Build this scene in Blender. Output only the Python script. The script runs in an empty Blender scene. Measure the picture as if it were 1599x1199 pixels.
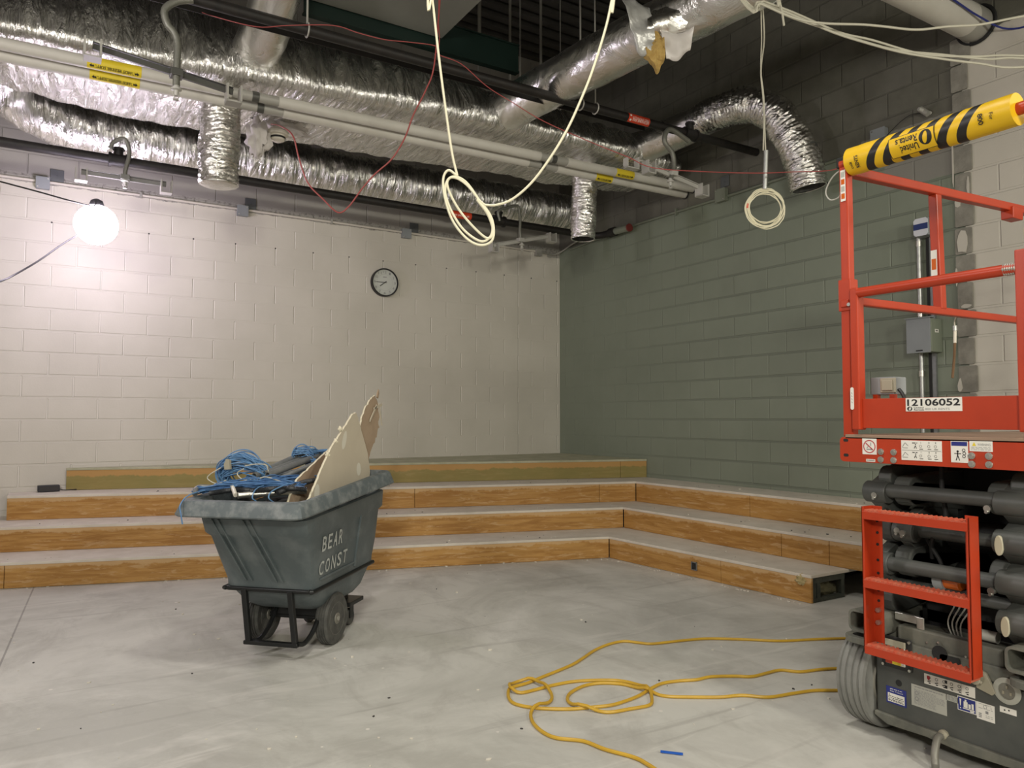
import bpy, bmesh, math, random
from mathutils import Vector, Matrix, noise
random.seed(7)
SC = bpy.context.scene
COL = SC.collection
PI = math.pi
V = Vector

# ------------------------------------------------------------------ mesh builder
class MB:
    def __init__(self):
        self.v = []; self.f = []; self.mi = []; self.cur = 0
    def add(self, vs, fs):
        o = len(self.v)
        self.v += [V(p) for p in vs]
        for q in fs:
            self.f.append([i + o for i in q]); self.mi.append(self.cur)
    def box(self, x0, x1, y0, y1, z0, z1, M=None):
        vs = [V((x, y, z)) for x in (x0, x1) for y in (y0, y1) for z in (z0, z1)]
        if M is not None: vs = [M @ p for p in vs]
        self.add(vs, [(0,1,3,2),(4,6,7,5),(0,4,5,1),(2,3,7,6),(0,2,6,4),(1,5,7,3)])
        return self
    def bar(self, a, b, w, h, up=(0,0,1)):
        a, b = V(a), V(b); d = (b - a).normalized(); u = V(up)
        s = d.cross(u)
        if s.length < 1e-4: s = d.cross(V((1,0,0)))
        s.normalize(); u = s.cross(d)
        vs = [p + s*(i*w/2) + u*(j*h/2) for p in (a, b) for i, j in ((-1,-1),(1,-1),(1,1),(-1,1))]
        self.add(vs, [(0,1,2,3),(7,6,5,4),(0,4,5,1),(1,5,6,2),(2,6,7,3),(3,7,4,0)])
        return self
    def loft(self, rings, caps=True, closed=False):
        n = len(rings[0]); vs = [p for r in rings for p in r]; fs = []
        m = len(rings)
        for i in range(m if closed else m - 1):
            k = (i + 1) % m
            for j in range(n):
                j2 = (j + 1) % n
                fs.append((i*n+j, i*n+j2, k*n+j2, k*n+j))
        if caps and not closed:
            fs.append(tuple(reversed(range(n)))); fs.append(tuple(range((m-1)*n, m*n)))
        self.add(vs, fs); return self
    def tube(self, pts, r, n=8, caps=True, closed=False, rf=None, flat=1.0):
        pts = [V(p) for p in pts]; m = len(pts); rings = []
        nrm = None
        for i, p in enumerate(pts):
            a = pts[(i-1) % m] if (closed or i > 0) else p
            b = pts[(i+1) % m] if (closed or i < m-1) else p
            t = (b - a)
            if t.length < 1e-9: t = V((0,0,1))
            t.normalize()
            if nrm is None:
                nrm = t.orthogonal().normalized()
            else:
                nrm = nrm - t*nrm.dot(t)
                if nrm.length < 1e-6: nrm = t.orthogonal()
                nrm.normalize()
            bn = t.cross(nrm)
            ring = []
            for k in range(n):
                a_ = 2*PI*k/n
                rr = r if rf is None else rf(i/(m-1), a_)
                ring.append(p + nrm*(math.cos(a_)*rr) + bn*(math.sin(a_)*rr*flat))
            rings.append(ring)
        return self.loft(rings, caps, closed)
    def cyl(self, a, b, r, n=16, r2=None, caps=True):
        r2 = r if r2 is None else r2
        return self.tube([a, b], r, n, caps, rf=lambda t, _: r + (r2-r)*t)
    def lathe(self, prof, o, axis, n=24, caps=True):
        o = V(o); ax = V(axis).normalized(); u = ax.orthogonal().normalized(); w = ax.cross(u)
        rings = [[o + ax*h + u*(r*math.cos(2*PI*k/n)) + w*(r*math.sin(2*PI*k/n)) for k in range(n)] for r, h in prof]
        return self.loft(rings, caps)
    def prism(self, poly, o, U, W, N, depth):
        o, U, W, N = V(o), V(U), V(W), V(N)
        a = [o + U*x + W*y for x, y in poly]; b = [p + N*depth for p in a]; n = len(a)
        fs = [tuple(reversed(range(n))), tuple(range(n, 2*n))]
        fs += [(i, (i+1) % n, n+(i+1) % n, n+i) for i in range(n)]
        self.add(a + b, fs); return self
    def quad(self, a, b, c, d):
        self.add([a, b, c, d], [(0,1,2,3)]); return self
    def sphere(self, c, r, n=16, m=10, sc=(1,1,1), df=None):
        c = V(c); rings = []
        for i in range(m+1):
            th = PI*(0.001 + 0.998*i/m)
            ring = []
            for k in range(n):
                d = V((math.sin(th)*math.cos(2*PI*k/n), math.sin(th)*math.sin(2*PI*k/n), math.cos(th)))
                rr = r if df is None else r*df(d)
                ring.append(c + V((d.x*rr*sc[0], d.y*rr*sc[1], d.z*rr*sc[2])))
            rings.append(ring)
        return self.loft(rings, True)
    # build the mesh object; parent may be a thing root or one of its parts
    def build(self, name, mat, parent=None, local=False, smooth=True, angle=38, bevel=0, recenter=True):
        me = bpy.data.meshes.new(name)
        vs = [V(p) for p in self.v]
        loc = None
        if parent is not None:
            if not local:
                r = parent
                while r.parent is not None: r = r.parent
                Mi = (Matrix.Translation(r.location) @ r.rotation_euler.to_matrix().to_4x4()).inverted()
                vs = [Mi @ p for p in vs]
        elif recenter:
            xs = [p.x for p in vs]; ys = [p.y for p in vs]; zs = [p.z for p in vs]
            loc = V(((min(xs)+max(xs))/2, (min(ys)+max(ys))/2, min(zs)))
            vs = [p - loc for p in vs]
        me.from_pydata([tuple(p) for p in vs], [], self.f)
        mats = mat if isinstance(mat, (list, tuple)) else [mat]
        for m in mats: me.materials.append(m)
        for p, i in zip(me.polygons, self.mi): p.material_index = i
        bm = bmesh.new(); bm.from_mesh(me)
        bmesh.ops.recalc_face_normals(bm, faces=bm.faces[:])
        bm.to_mesh(me); bm.free()
        if smooth:
            for p in me.polygons: p.use_smooth = True
            me.set_sharp_from_angle(angle=math.radians(angle))
        o = bpy.data.objects.new(name, me); COL.objects.link(o)
        if parent is not None: o.parent = parent
        elif loc is not None: o.location = loc
        if bevel:
            b = o.modifiers.new('edge', 'BEVEL'); b.width = bevel; b.segments = 2; b.limit_method = 'ANGLE'; b.angle_limit = math.radians(40)
        return o

def thing(name, label, cat, loc=(0,0,0), rotz=0, group=None):
    o = bpy.data.objects.new(name, None); COL.objects.link(o)
    o.empty_display_size = 0.1
    o.location = loc; o.rotation_euler = (0, 0, rotz)
    o['label'] = label; o['category'] = cat
    if group: o['group'] = group
    return o
def tag(o, label, cat, group=None, kind=None):
    o['label'] = label; o['category'] = cat
    if group: o['group'] = group
    if kind: o['kind'] = kind
    return o
def struct(o):
    o['kind'] = 'structure'; return o

def smooth(pts, k=6, closed=False):
    pts = [V(p) for p in pts]; n = len(pts); out = []
    for i in range(n if closed else n-1):
        p0 = pts[(i-1) % n] if (closed or i > 0) else pts[0]*2 - pts[1]
        p1 = pts[i]; p2 = pts[(i+1) % n]
        p3 = pts[(i+2) % n] if (closed or i < n-2) else pts[-1]*2 - pts[-2]
        for j in range(k):
            t = j/k
            out.append(0.5*((2*p1) + (p2-p0)*t + (2*p0-5*p1+4*p2-p3)*t*t + (3*p1-p0-3*p2+p3)*t**3))
    if not closed: out.append(pts[-1])
    return out
def rrect(x0, x1, y0, y1, r, k=4):
    out = []
    for cx, cy, a in ((x1-r, y1-r, 0), (x0+r, y1-r, 90), (x0+r, y0+r, 180), (x1-r, y0+r, 270)):
        for i in range(k+1):
            t = math.radians(a + 90*i/k); out.append((cx + r*math.cos(t), cy + r*math.sin(t)))
    return out
def circ(cx, cy, r, n=24): return [(cx + r*math.cos(2*PI*i/n), cy + r*math.sin(2*PI*i/n)) for i in range(n)]

_TC = {}
def text_geo(s, bold=0.0):
    if (s, bold) in _TC: return _TC[(s, bold)]
    cu = bpy.data.curves.new('lettering', 'FONT'); cu.body = s; cu.size = 1.0; cu.offset = bold; cu.resolution_u = 3
    ob = bpy.data.objects.new('lettering', cu); COL.objects.link(ob)
    dg = bpy.context.evaluated_depsgraph_get(); dg.update()
    me = bpy.data.meshes.new_from_object(ob.evaluated_get(dg))
    vs = [(p.co.x, p.co.y) for p in me.vertices]; fs = [tuple(p.vertices) for p in me.polygons]
    bpy.data.objects.remove(ob); bpy.data.curves.remove(cu); bpy.data.meshes.remove(me)
    x0 = min(p[0] for p in vs); x1 = max(p[0] for p in vs); y0 = min(p[1] for p in vs); y1 = max(p[1] for p in vs)
    r = ([((x-x0)/(x1-x0), (y-y0)/(y1-y0)) for x, y in vs], fs, (x1-x0)/(y1-y0))
    _TC[(s, bold)] = r
    return r
def text_on(mb, s, box, fn, bold=0.0):
    """letter s filling the box (x0,x1,y0,y1) of a surface given by fn(x,y)->point"""
    vs, fs, asp = text_geo(s, bold); x0, x1, y0, y1 = box
    mb.add([fn(x0 + (x1-x0)*a, y0 + (y1-y0)*b) for a, b in vs], fs)
def flat(o, U, W, N, lift=0.0006):
    o, U, W, N = V(o), V(U), V(W), V(N)
    return lambda x, y: o + U*x + W*y + N*lift
def rect_on(mb, box, fn):
    x0, x1, y0, y1 = box
    mb.quad(fn(x0, y0), fn(x1, y0), fn(x1, y1), fn(x0, y1))
def ring_on(mb, c, r0, r1, fn, n=28, sy=1.0):
    a = [fn(c[0] + r0*math.cos(2*PI*i/n), c[1] + sy*r0*math.sin(2*PI*i/n)) for i in range(n)]
    b = [fn(c[0] + r1*math.cos(2*PI*i/n), c[1] + sy*r1*math.sin(2*PI*i/n)) for i in range(n)]
    mb.add(a + b, [(i, (i+1) % n, n + (i+1) % n, n + i) for i in range(n)])
def poly_on(mb, pts, fn): mb.add([fn(x, y) for x, y in pts], [tuple(range(len(pts)))])
def line_on(mb, a, b, w, fn):
    a, b = V((a[0], a[1])), V((b[0], b[1])); d = (b-a).normalized(); s = V((-d.y, d.x))*w/2
    poly_on(mb, [a-s, b-s, b+s, a+s], fn)

# ------------------------------------------------------------------ materials
class NT:
    def __init__(self, name):
        self.m = bpy.data.materials.new(name); self.m.use_nodes = True
        self.t = self.m.node_tree; self.b = self.t.nodes['Principled BSDF']
        self.co = self.t.nodes.new('ShaderNodeTexCoord').outputs['Object']
    def n(self, ty, **kw):
        x = self.t.nodes.new(ty)
        for k, v in kw.items():
            if k in x.inputs: 
                if hasattr(v, 'is_linked'): self.t.links.new(v, x.inputs[k])
                else: x.inputs[k].default_value = v
            else: setattr(x, k, v)
        return x
    def lk(self, a, b): self.t.links.new(a, b)
    def setb(self, **kw):
        for k, v in kw.items():
            k = k.replace('_', ' ')
            if hasattr(v, 'is_linked'): self.lk(v, self.b.inputs[k])
            else: self.b.inputs[k].default_value = v
    def map(self, sc=(1,1,1), loc=(0,0,0), rot=(0,0,0), src=None):
        x = self.n('ShaderNodeMapping'); self.lk(src or self.co, x.inputs['Vector'])
        x.inputs['Scale'].default_value = sc; x.inputs['Location'].default_value = loc; x.inputs['Rotation'].default_value = rot
        return x.outputs[0]
    def noise(self, scale, detail=4, rough=0.55, vec=None, dist=0):
        x = self.n('ShaderNodeTexNoise'); self.lk(vec or self.co, x.inputs['Vector'])
        x.inputs['Scale'].default_value = scale; x.inputs['Detail'].default_value = detail
        x.inputs['Roughness'].default_value = rough; x.inputs['Distortion'].default_value = dist
        return x.outputs['Fac']
    def ramp(self, fac, stops):
        x = self.n('ShaderNodeValToRGB'); self.lk(fac, x.inputs[0]); e = x.color_ramp.elements
        while len(e) < len(stops): e.new(0.5)
        for i, (p, c) in enumerate(stops):
            e[i].position = p; e[i].color = (c, c, c, 1) if isinstance(c, (int, float)) else (*c, 1)
        return x.outputs[0]
    def mix(self, fac, a, b, mode='MIX'):
        x = self.n('ShaderNodeMix'); x.data_type = 'RGBA'; x.blend_type = mode
        for i, v in ((0, fac), (6, a), (7, b)):
            if hasattr(v, 'is_linked'): self.lk(v, x.inputs[i])
            else: x.inputs[i].default_value = v if i == 0 else (*v, 1)
        return x.outputs[2]
    def math(self, op, a, b=0.0, c=None, clamp=False):
        x = self.n('ShaderNodeMath'); x.operation = op; x.use_clamp = clamp
        for i, v in enumerate((a, b) if c is None else (a, b, c)):
            if hasattr(v, 'is_linked'): self.lk(v, x.inputs[i])
            else: x.inputs[i].default_value = v
        return x.outputs[0]
    def sep(self, src=None):
        x = self.n('ShaderNodeSeparateXYZ'); self.lk(src or self.co, x.inputs[0]); return x.outputs
    def comb(self, x, y, z=0.0):
        q = self.n('ShaderNodeCombineXYZ')
        for i, v in enumerate((x, y, z)):
            if hasattr(v, 'is_linked'): self.lk(v, q.inputs[i])
            else: q.inputs[i].default_value = v
        return q.outputs[0]
    def bump(self, h, strength=0.3, dist=0.01, prev=None):
        x = self.n('ShaderNodeBump'); self.lk(h, x.inputs['Height'])
        x.inputs['Strength'].default_value = strength; x.inputs['Distance'].default_value = dist
        if prev is not None: self.lk(prev, x.inputs['Normal'])
        self.lk(x.outputs[0], self.b.inputs['Normal']); return x.outputs[0]

def simple(name, c, rough=0.5, metal=0.0, c2=None, scale=20, bump=0.0, bscale=60, stretch=(1,1,1), lo=0.35, hi=0.7, spec=0.5):
    t = NT(name); t.setb(Roughness=rough, Metallic=metal)
    t.b.inputs['Specular IOR Level'].default_value = spec
    vec = t.map(sc=stretch)
    if c2 is not None:
        f = t.ramp(t.noise(scale, 5, 0.6, vec), [(lo, 0.0), (hi, 1.0)])
        t.setb(Base_Color=t.mix(f, c, c2))
    else:
        t.setb(Base_Color=(*c, 1))
    if bump: t.bump(t.noise(bscale, 4, 0.6, vec), bump, 0.01)
    return t.m

B_ = 0.2032
def block_nodes(t, u):
    """running-bond joints: returns joint mask 0..1 (1 in the joint)"""
    s = t.sep()
    uu = t.math('ADD', u, 0.4064*100); vv = t.math('ADD', s[2], 20*B_ - 0.839)
    x = t.n('ShaderNodeTexBrick'); t.lk(t.comb(uu, vv), x.inputs['Vector'])
    x.offset = 0.5; x.offset_frequency = 2; x.squash = 1.0
    for k, v in (('Scale', 1.0), ('Mortar Size', 0.008), ('Mortar Smooth', 0.7), ('Bias', 0.0), ('Brick Width', 0.4064), ('Row Height', B_)):
        x.inputs[k].default_value = v
    x.inputs['Color1'].default_value = (0.0, 0, 0, 1); x.inputs['Color2'].default_value = (1, 1, 1, 1)
    return x.outputs['Fac'], x.outputs['Color']

def wall_mat(name, axis):
    t = NT(name); s = t.sep()
    u = t.math('ADD', s[0], 0.2427) if axis == 'x' else t.math('ADD', s[1], 0.724)
    fac, rnd = block_nodes(t, u)
    big = t.noise(1.3, 4, 0.6); fine = t.noise(60, 3, 0.6); mid = t.noise(9, 5, 0.65)
    edge = t.math('MULTIPLY', t.math('SUBTRACT', mid, 0.5), 0.05)
    zz = t.math('ADD', s[2], edge)
    raw = t.mix(t.ramp(mid, [(0.3, 0.0), (0.75, 1.0)]), (0.118, 0.116, 0.092), (0.165, 0.16, 0.13))
    raw = t.mix(t.math('MULTIPLY', rnd, 0.3), raw, (0.19, 0.182, 0.16))
    raw = t.mix(t.math('MULTIPLY', fac, 0.35), raw, (0.09, 0.088, 0.072))
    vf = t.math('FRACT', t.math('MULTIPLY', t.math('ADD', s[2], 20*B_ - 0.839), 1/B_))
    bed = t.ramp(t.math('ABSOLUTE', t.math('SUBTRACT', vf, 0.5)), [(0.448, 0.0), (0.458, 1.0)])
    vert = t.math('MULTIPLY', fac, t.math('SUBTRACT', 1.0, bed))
    white = t.mix(t.ramp(big, [(0.35, 0.0), (0.7, 1.0)]), (0.64, 0.605, 0.53), (0.58, 0.55, 0.475))
    if axis == 'x':
        raw = t.mix(0.62, raw, (0.50, 0.475, 0.43))
        # unpainted corner patch right of the last box, dark glue band along the old ceiling line
        cap = t.math('SUBTRACT', 3.41, t.math('MULTIPLY', t.math('GREATER_THAN', s[0], -0.20), 0.04))
        m = t.math('GREATER_THAN', zz, cap)
        glue = t.ramp(t.noise(26, 5, 0.7), [(0.50, 0.0), (0.62, 1.0)])
        band = t.math('MULTIPLY', t.math('LESS_THAN', t.math('ABSOLUTE', t.math('SUBTRACT', s[2], 3.445)), 0.045), glue)
        ctrl = t.math('LESS_THAN', t.math('ABSOLUTE', t.math('ADD', s[0], 0.649)), 0.005)
        white = t.mix(t.math('MULTIPLY', ctrl, 0.55), white, (0.40, 0.38, 0.33))
        white = t.mix(t.math('MULTIPLY', vert, 0.85), white, (0.86, 0.82, 0.73))  # lamp glint in the vertical joints, put into colour along with thick paint
        bedk = t.ramp(t.math('MULTIPLY', t.math('ADD', t.math('ADD', s[0], 7.0), t.math('MULTIPLY', t.math('SUBTRACT', big, 0.5), 2.2)), 0.2), [(0.38, 1.0), (0.66, 0.10)])
        colr = t.mix(m, white, raw)
        colr = t.mix(t.math('MULTIPLY', t.math('MULTIPLY', band, m), 0.6), colr, (0.05, 0.045, 0.04))
        # nail heads row under the old ceiling
        vo = t.n('ShaderNodeTexVoronoi'); t.lk(t.comb(t.math('MULTIPLY', t.math('ADD', s[0], 0.0427), 1/0.4064), t.math('MULTIPLY', t.math('SUBTRACT', s[2], 3.065), 1/0.4064)), vo.inputs['Vector'])
        vo.inputs['Scale'].default_value = 1.0; vo.inputs['Randomness'].default_value = 0.0
        row = t.math('LESS_THAN', t.math('ABSOLUTE', t.math('SUBTRACT', s[2], 3.065)), 0.03)
        dot = t.math('MULTIPLY', t.math('LESS_THAN', vo.outputs['Distance'], 0.02), row)
        colr = t.mix(dot, colr, (0.06, 0.055, 0.05))
    else:
        green = t.mix(t.ramp(big, [(0.35, 0.0), (0.7, 1.0)]), (0.212, 0.242, 0.185), (0.238, 0.268, 0.208))
        scuff = t.ramp(t.noise(7, 6, 0.75), [(0.70, 0.0), (0.74, 1.0)])
        green = t.mix(t.math('MULTIPLY', scuff, 0.12), green, (0.5, 0.5, 0.42))
        bedk = t.ramp(t.math('MULTIPLY', t.math('SUBTRACT', t.math('MULTIPLY', big, 1.6), s[1]), 0.2), [(0.35, 0.08), (0.75, 1.0)])
        green = t.mix(t.math('MULTIPLY', t.math('MULTIPLY', bed, bedk), 0.45), green, (0.12, 0.137, 0.108))
        green = t.mix(t.math('MULTIPLY', vert, 0.25), green, (0.29, 0.32, 0.26))
        far = t.math('LESS_THAN', s[1], -5.165)
        topz = t.math('SUBTRACT', 3.47, t.math('MULTIPLY', t.math('LESS_THAN', s[1], -4.55), 0.38))
        topz = t.math('ADD', topz, t.math('MULTIPLY', far, 0.98))
        pale = t.mix(t.math('MULTIPLY', t.math('LESS_THAN', s[1], -4.35), t.math('LESS_THAN', zz, 3.56)), raw, (0.25, 0.243, 0.213))
        paint = t.mix(far, green, white)
        colr = t.mix(t.math('GREATER_THAN', zz, topz), paint, pale)
    t.setb(Base_Color=colr, Roughness=0.62 if axis == 'x' else 0.5)
    h = t.math('ADD', t.math('MULTIPLY', t.math('ADD', t.math('MULTIPLY', vert, 0.9 if axis == 'x' else 0.7), t.math('MULTIPLY', t.math('MULTIPLY', bed, bedk), 0.5)), -1.0), t.math('MULTIPLY', fine, 0.10))
    h = t.math('ADD', h, t.math('MULTIPLY', rnd, 0.05))
    t.bump(h, 0.9, 0.008)
    return t.m

def foil(name, c=(0.89, 0.88, 0.84), rough=0.24, st=(5, 5, 5), s1=0.55, s2=0.35):
    t = NT(name); t.setb(Metallic=1.0)
    vec = t.map(sc=st)
    n1 = t.noise(1.6, 5, 0.6, vec, 0.8)
    vo = t.n('ShaderNodeTexVoronoi'); t.lk(t.map(sc=tuple(a*1.1 for a in st)), vo.inputs['Vector']); vo.inputs['Scale'].default_value = 1.3
    vo.feature = 'F2'
    t.setb(Base_Color=t.mix(t.ramp(t.noise(0.6, 3, 0.5, vec), [(0.35, 0.0), (0.7, 1.0)]), c, tuple(a*0.86 for a in c)),
           Roughness=t.math('ADD', t.math('MULTIPLY', n1, 0.22), rough - 0.08))
    b = t.bump(n1, s1, 0.05)
    t.bump(vo.outputs['Distance'], s2, 0.03, b)
    return t.m

def plywood(name, ztop, base=(0.345, 0.165, 0.034), alt=(0.47, 0.255, 0.068), worn=(0.57, 0.375, 0.18), tint=None):
    t = NT(name); s = t.sep()
    g = t.noise(1.0, 6, 0.62, t.map(sc=(2.2, 2.2, 26)), 1.2)
    colr = t.mix(t.ramp(g, [(0.40, 0.0), (0.60, 1.0)]), base, alt)
    fl = t.noise(1.0, 5, 0.7, t.map(sc=(5, 5, 34), loc=(3, 1, 2)), 0.6)
    colr = t.mix(t.ramp(fl, [(0.56, 0.0), (0.62, 0.6)]), colr, worn)
    if tint: colr = t.mix(t.ramp(t.noise(3, 5, 0.6), [(0.25, 0.95), (0.75, 0.6)]), colr, tint)
    knots = t.n('ShaderNodeTexVoronoi'); t.lk(t.map(sc=(1.3, 1.3, 2.6)), knots.inputs['Vector']); knots.inputs['Scale'].default_value = 1.2
    colr = t.mix(t.ramp(knots.outputs['Distance'], [(0.03, 0.75), (0.075, 0.0)]), colr, (0.12, 0.07, 0.03))
    edge = t.math('ADD', t.math('SUBTRACT', s[2], ztop - (0.085 if tint else 0.055)), t.math('MULTIPLY', t.math('SUBTRACT', t.noise(1, 5, 0.7, t.map(sc=(7, 7, 3))), 0.5), 0.10))
    colr = t.mix(t.ramp(t.math('MULTIPLY', edge, 40.0, clamp=True), [(0.0, 0.0), (0.5, 0.8)]), colr, worn if not tint else (0.50, 0.27, 0.085))
    dirt = t.ramp(t.noise(11, 6, 0.75), [(0.64, 0.0), (0.74, 0.7)])
    colr = t.mix(dirt, colr, (0.20, 0.12, 0.055))
    t.setb(Base_Color=colr, Roughness=0.6)
    t.bump(g, 0.25, 0.006)
    return t.m

def floor_mat():
    t = NT('dusty concrete'); s = t.sep()
    big = t.noise(0.75, 7, 0.68, None, 0.9); mid = t.noise(3.2, 6, 0.68, t.map(sc=(1, 0.55, 1), rot=(0, 0, 0.5)), 0.8); fine = t.noise(34, 5, 0.65)
    c = t.mix(t.ramp(big, [(0.40, 0.0), (0.60, 1.0)]), (0.44, 0.435, 0.395), (0.60, 0.592, 0.545))
    c = t.mix(t.ramp(mid, [(0.48, 0.0), (0.70, 0.6)]), c, (0.36, 0.345, 0.31))
    c = t.mix(t.ramp(fine, [(0.58, 0.0), (0.75, 0.25)]), c, (0.60, 0.57, 0.52))
    sp = t.n('ShaderNodeTexVoronoi'); t.lk(t.map(sc=(1, 1, 1)), sp.inputs['Vector']); sp.inputs['Scale'].default_value = 5.5
    c = t.mix(t.math('MULTIPLY', t.math('LESS_THAN', sp.outputs['Distance'], 0.05), t.math('GREATER_THAN', t.noise(2.1, 2, 0.5), 0.52)), c, (0.72, 0.69, 0.63))
    # saw-cut joint
    ln = t.math('ABSOLUTE', t.math('ADD', t.math('ADD', t.math('MULTIPLY', s[0], 0.998), t.math('MULTIPLY', s[1], -0.0585)), 5.685))
    cut = t.math('LESS_THAN', ln, 0.005)
    c = t.mix(t.math('MULTIPLY', cut, 0.6), c, (0.16, 0.15, 0.14))
    scr = t.noise(1.0, 4, 0.6, t.map(sc=(0.6, 9, 1), rot=(0, 0, 0.30)), 0.9)
    c = t.mix(t.ramp(scr, [(0.60, 0.0), (0.70, 0.45)]), c, (0.33, 0.318, 0.29))
    sc2 = t.noise(1.0, 4, 0.6, t.map(sc=(1.1, 5, 1), rot=(0, 0, -0.45), loc=(4, 2, 0)), 1.2)
    c = t.mix(t.ramp(sc2, [(0.57, 0.0), (0.70, 0.5)]), c, (0.66, 0.64, 0.59))
    t.setb(Base_Color=c, Roughness=t.math('ADD', 0.38, t.math('MULTIPLY', mid, 0.28)))
    t.bump(t.math('ADD', t.math('MULTIPLY', mid, 0.6), t.math('MULTIPLY', fine, 0.25)), 0.18, 0.01)
    return t.m

M = {}
M['floor'] = floor_mat()
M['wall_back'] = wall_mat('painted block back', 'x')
M['wall_right'] = wall_mat('painted block side', 'y')
M['wall_plain'] = simple('block plain', (0.42, 0.40, 0.36), 0.7, c2=(0.36, 0.34, 0.30), scale=3)
M['deck'] = simple('roof deck', (0.055, 0.052, 0.045), 0.75, c2=(0.085, 0.08, 0.07), scale=3)
M['panel'] = simple('soffit grey', (0.20, 0.20, 0.175), 0.6, c2=(0.23, 0.23, 0.20), scale=2)
M['green_steel'] = simple('green steel', (0.004, 0.017, 0.012), 0.5)
M['strip'] = simple('bare block strip', (0.22, 0.21, 0.18), 0.85, c2=(0.33, 0.315, 0.27), scale=9, bump=0.5, bscale=30)
M['plaster'] = simple('paint flake', (0.58, 0.55, 0.48), 0.6)
M['tread'] = simple('dusty tread', (0.60, 0.545, 0.46), 0.75, c2=(0.70, 0.645, 0.56), scale=6, stretch=(1, 1, 1))
M['tread_green'] = simple('olive dusty tread', (0.36, 0.36, 0.24), 0.75, c2=(0.50, 0.48, 0.35), scale=7)
M['foil'] = foil('crinkled foil', st=(11, 2.2, 2.2), s1=0.85, s2=0.4)
M['foil_round'] = foil('foil round', st=(3, 3, 3), s1=0.35, s2=0.16, rough=0.26)
M['foil_flex'] = foil('foil flex', c=(0.86, 0.85, 0.82), rough=0.17, st=(8, 8, 12), s1=0.35, s2=0.22)
M['insul'] = simple('yellow insulation', (0.52, 0.36, 0.12), 0.95, c2=(0.40, 0.25, 0.07), scale=30, bump=0.8, bscale=40)
M['vinyl'] = simple('white jacket', (0.60, 0.58, 0.52), 0.5, c2=(0.55, 0.53, 0.47), scale=5)
M['black_pipe'] = simple('black pipe', (0.006, 0.0055, 0.005), 0.55, c2=(0.016, 0.012, 0.009), scale=25)
M['grey_hose'] = simple('grey hose', (0.20, 0.20, 0.17), 0.4, 0.4, bump=0.3, bscale=120)
M['galv'] = simple('galvanised steel', (0.42, 0.43, 0.41), 0.42, 0.75, c2=(0.54, 0.55, 0.53), scale=30)
M['galv_dull'] = simple('painted over steel', (0.38, 0.37, 0.33), 0.5, 0.2)
M['conduit_white'] = simple('painted conduit', (0.62, 0.58, 0.51), 0.5)
M['conduit_green'] = simple('green painted conduit', (0.20, 0.22, 0.17), 0.45)
M['bracket_white'] = simple('white bracket', (0.50, 0.49, 0.45), 0.4, 0.1)
M['bracket_mid'] = simple('mid grey bracket', (0.20, 0.20, 0.185), 0.45, 0.4)
M['bracket_dark'] = simple('dark bracket', (0.10, 0.10, 0.09), 0.45, 0.5)
M['cable_cream'] = simple('cream cable', (0.72, 0.68, 0.50), 0.45)
M['cable_white'] = simple('offwhite cable', (0.52, 0.50, 0.40), 0.5)
M['red_wire'] = simple('red wire', (0.30, 0.055, 0.05), 0.45)
M['black_cord'] = simple('black cord', (0.02, 0.02, 0.02), 0.5)
M['yellow_cord'] = simple('yellow cord', (0.60, 0.37, 0.035), 0.42, c2=(0.52, 0.31, 0.03), scale=12)
M['yellow_label'] = simple('yellow label', (0.75, 0.58, 0.03), 0.45)
M['yellow_foam'] = simple('yellow wrap', (0.80, 0.50, 0.01), 0.42)
M['ink'] = simple('black ink', (0.012, 0.012, 0.012), 0.5)
M['ink_grey'] = simple('grey ink', (0.25, 0.25, 0.25), 0.5)
M['ink_blue'] = simple('blue ink', (0.02, 0.03, 0.20), 0.45)
M['ink_red'] = simple('red ink', (0.45, 0.02, 0.03), 0.45)
M['red_label'] = simple('red label', (0.60, 0.05, 0.015), 0.45)
M['paper'] = simple('white sticker', (0.78, 0.76, 0.70), 0.45)
M['paper_grey'] = simple('grey sticker', (0.42, 0.42, 0.37), 0.45)
M['orange'] = simple('orange paint', (0.46, 0.042, 0.010), 0.38, c2=(0.40, 0.036, 0.009), scale=6, lo=0.4, hi=0.75)
M['orange_step'] = simple('dusty orange step', (0.50, 0.075, 0.035), 0.6, c2=(0.46, 0.15, 0.09), scale=40)
M['lift_grey'] = simple('dark grey paint', (0.062, 0.066, 0.062), 0.45, c2=(0.085, 0.088, 0.080), scale=9)
M['lift_dusty'] = simple('dusty grey paint', (0.105, 0.108, 0.092), 0.6, c2=(0.19, 0.185, 0.15), scale=11)
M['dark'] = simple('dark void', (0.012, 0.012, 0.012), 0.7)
M['deck_tan'] = simple('dusty deck', (0.30, 0.20, 0.14), 0.8)
M['steel'] = simple('bright steel', (0.62, 0.61, 0.56), 0.32, 0.9, c2=(0.50, 0.49, 0.44), scale=40)
M['cream_cap'] = simple('cream cap', (0.50, 0.46, 0.34), 0.6)
M['tyre'] = simple('grey tyre', (0.20, 0.20, 0.185), 0.7, c2=(0.26, 0.26, 0.24), scale=12)
M['tyre_dark'] = simple('black rubber', (0.05, 0.05, 0.047), 0.65, c2=(0.10, 0.10, 0.09), scale=20)
M['rim'] = simple('dusty rim', (0.22, 0.21, 0.18), 0.5, 0.3)
M['amber'] = simple('amber lens', (0.60, 0.12, 0.01), 0.2)
M['bin'] = simple('grey bin plastic', (0.085, 0.105, 0.110), 0.5, c2=(0.16, 0.18, 0.182), scale=7, lo=0.45, hi=0.85, bump=0.12, bscale=30)
M['bin_dusty'] = simple('dusty rim plastic', (0.105, 0.125, 0.13), 0.6, c2=(0.27, 0.285, 0.28), scale=14, lo=0.45, hi=0.8)
M['stencil'] = simple('stencil paint', (0.48, 0.50, 0.47), 0.6, c2=(0.28, 0.30, 0.29), scale=60, lo=0.35, hi=0.8)
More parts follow.
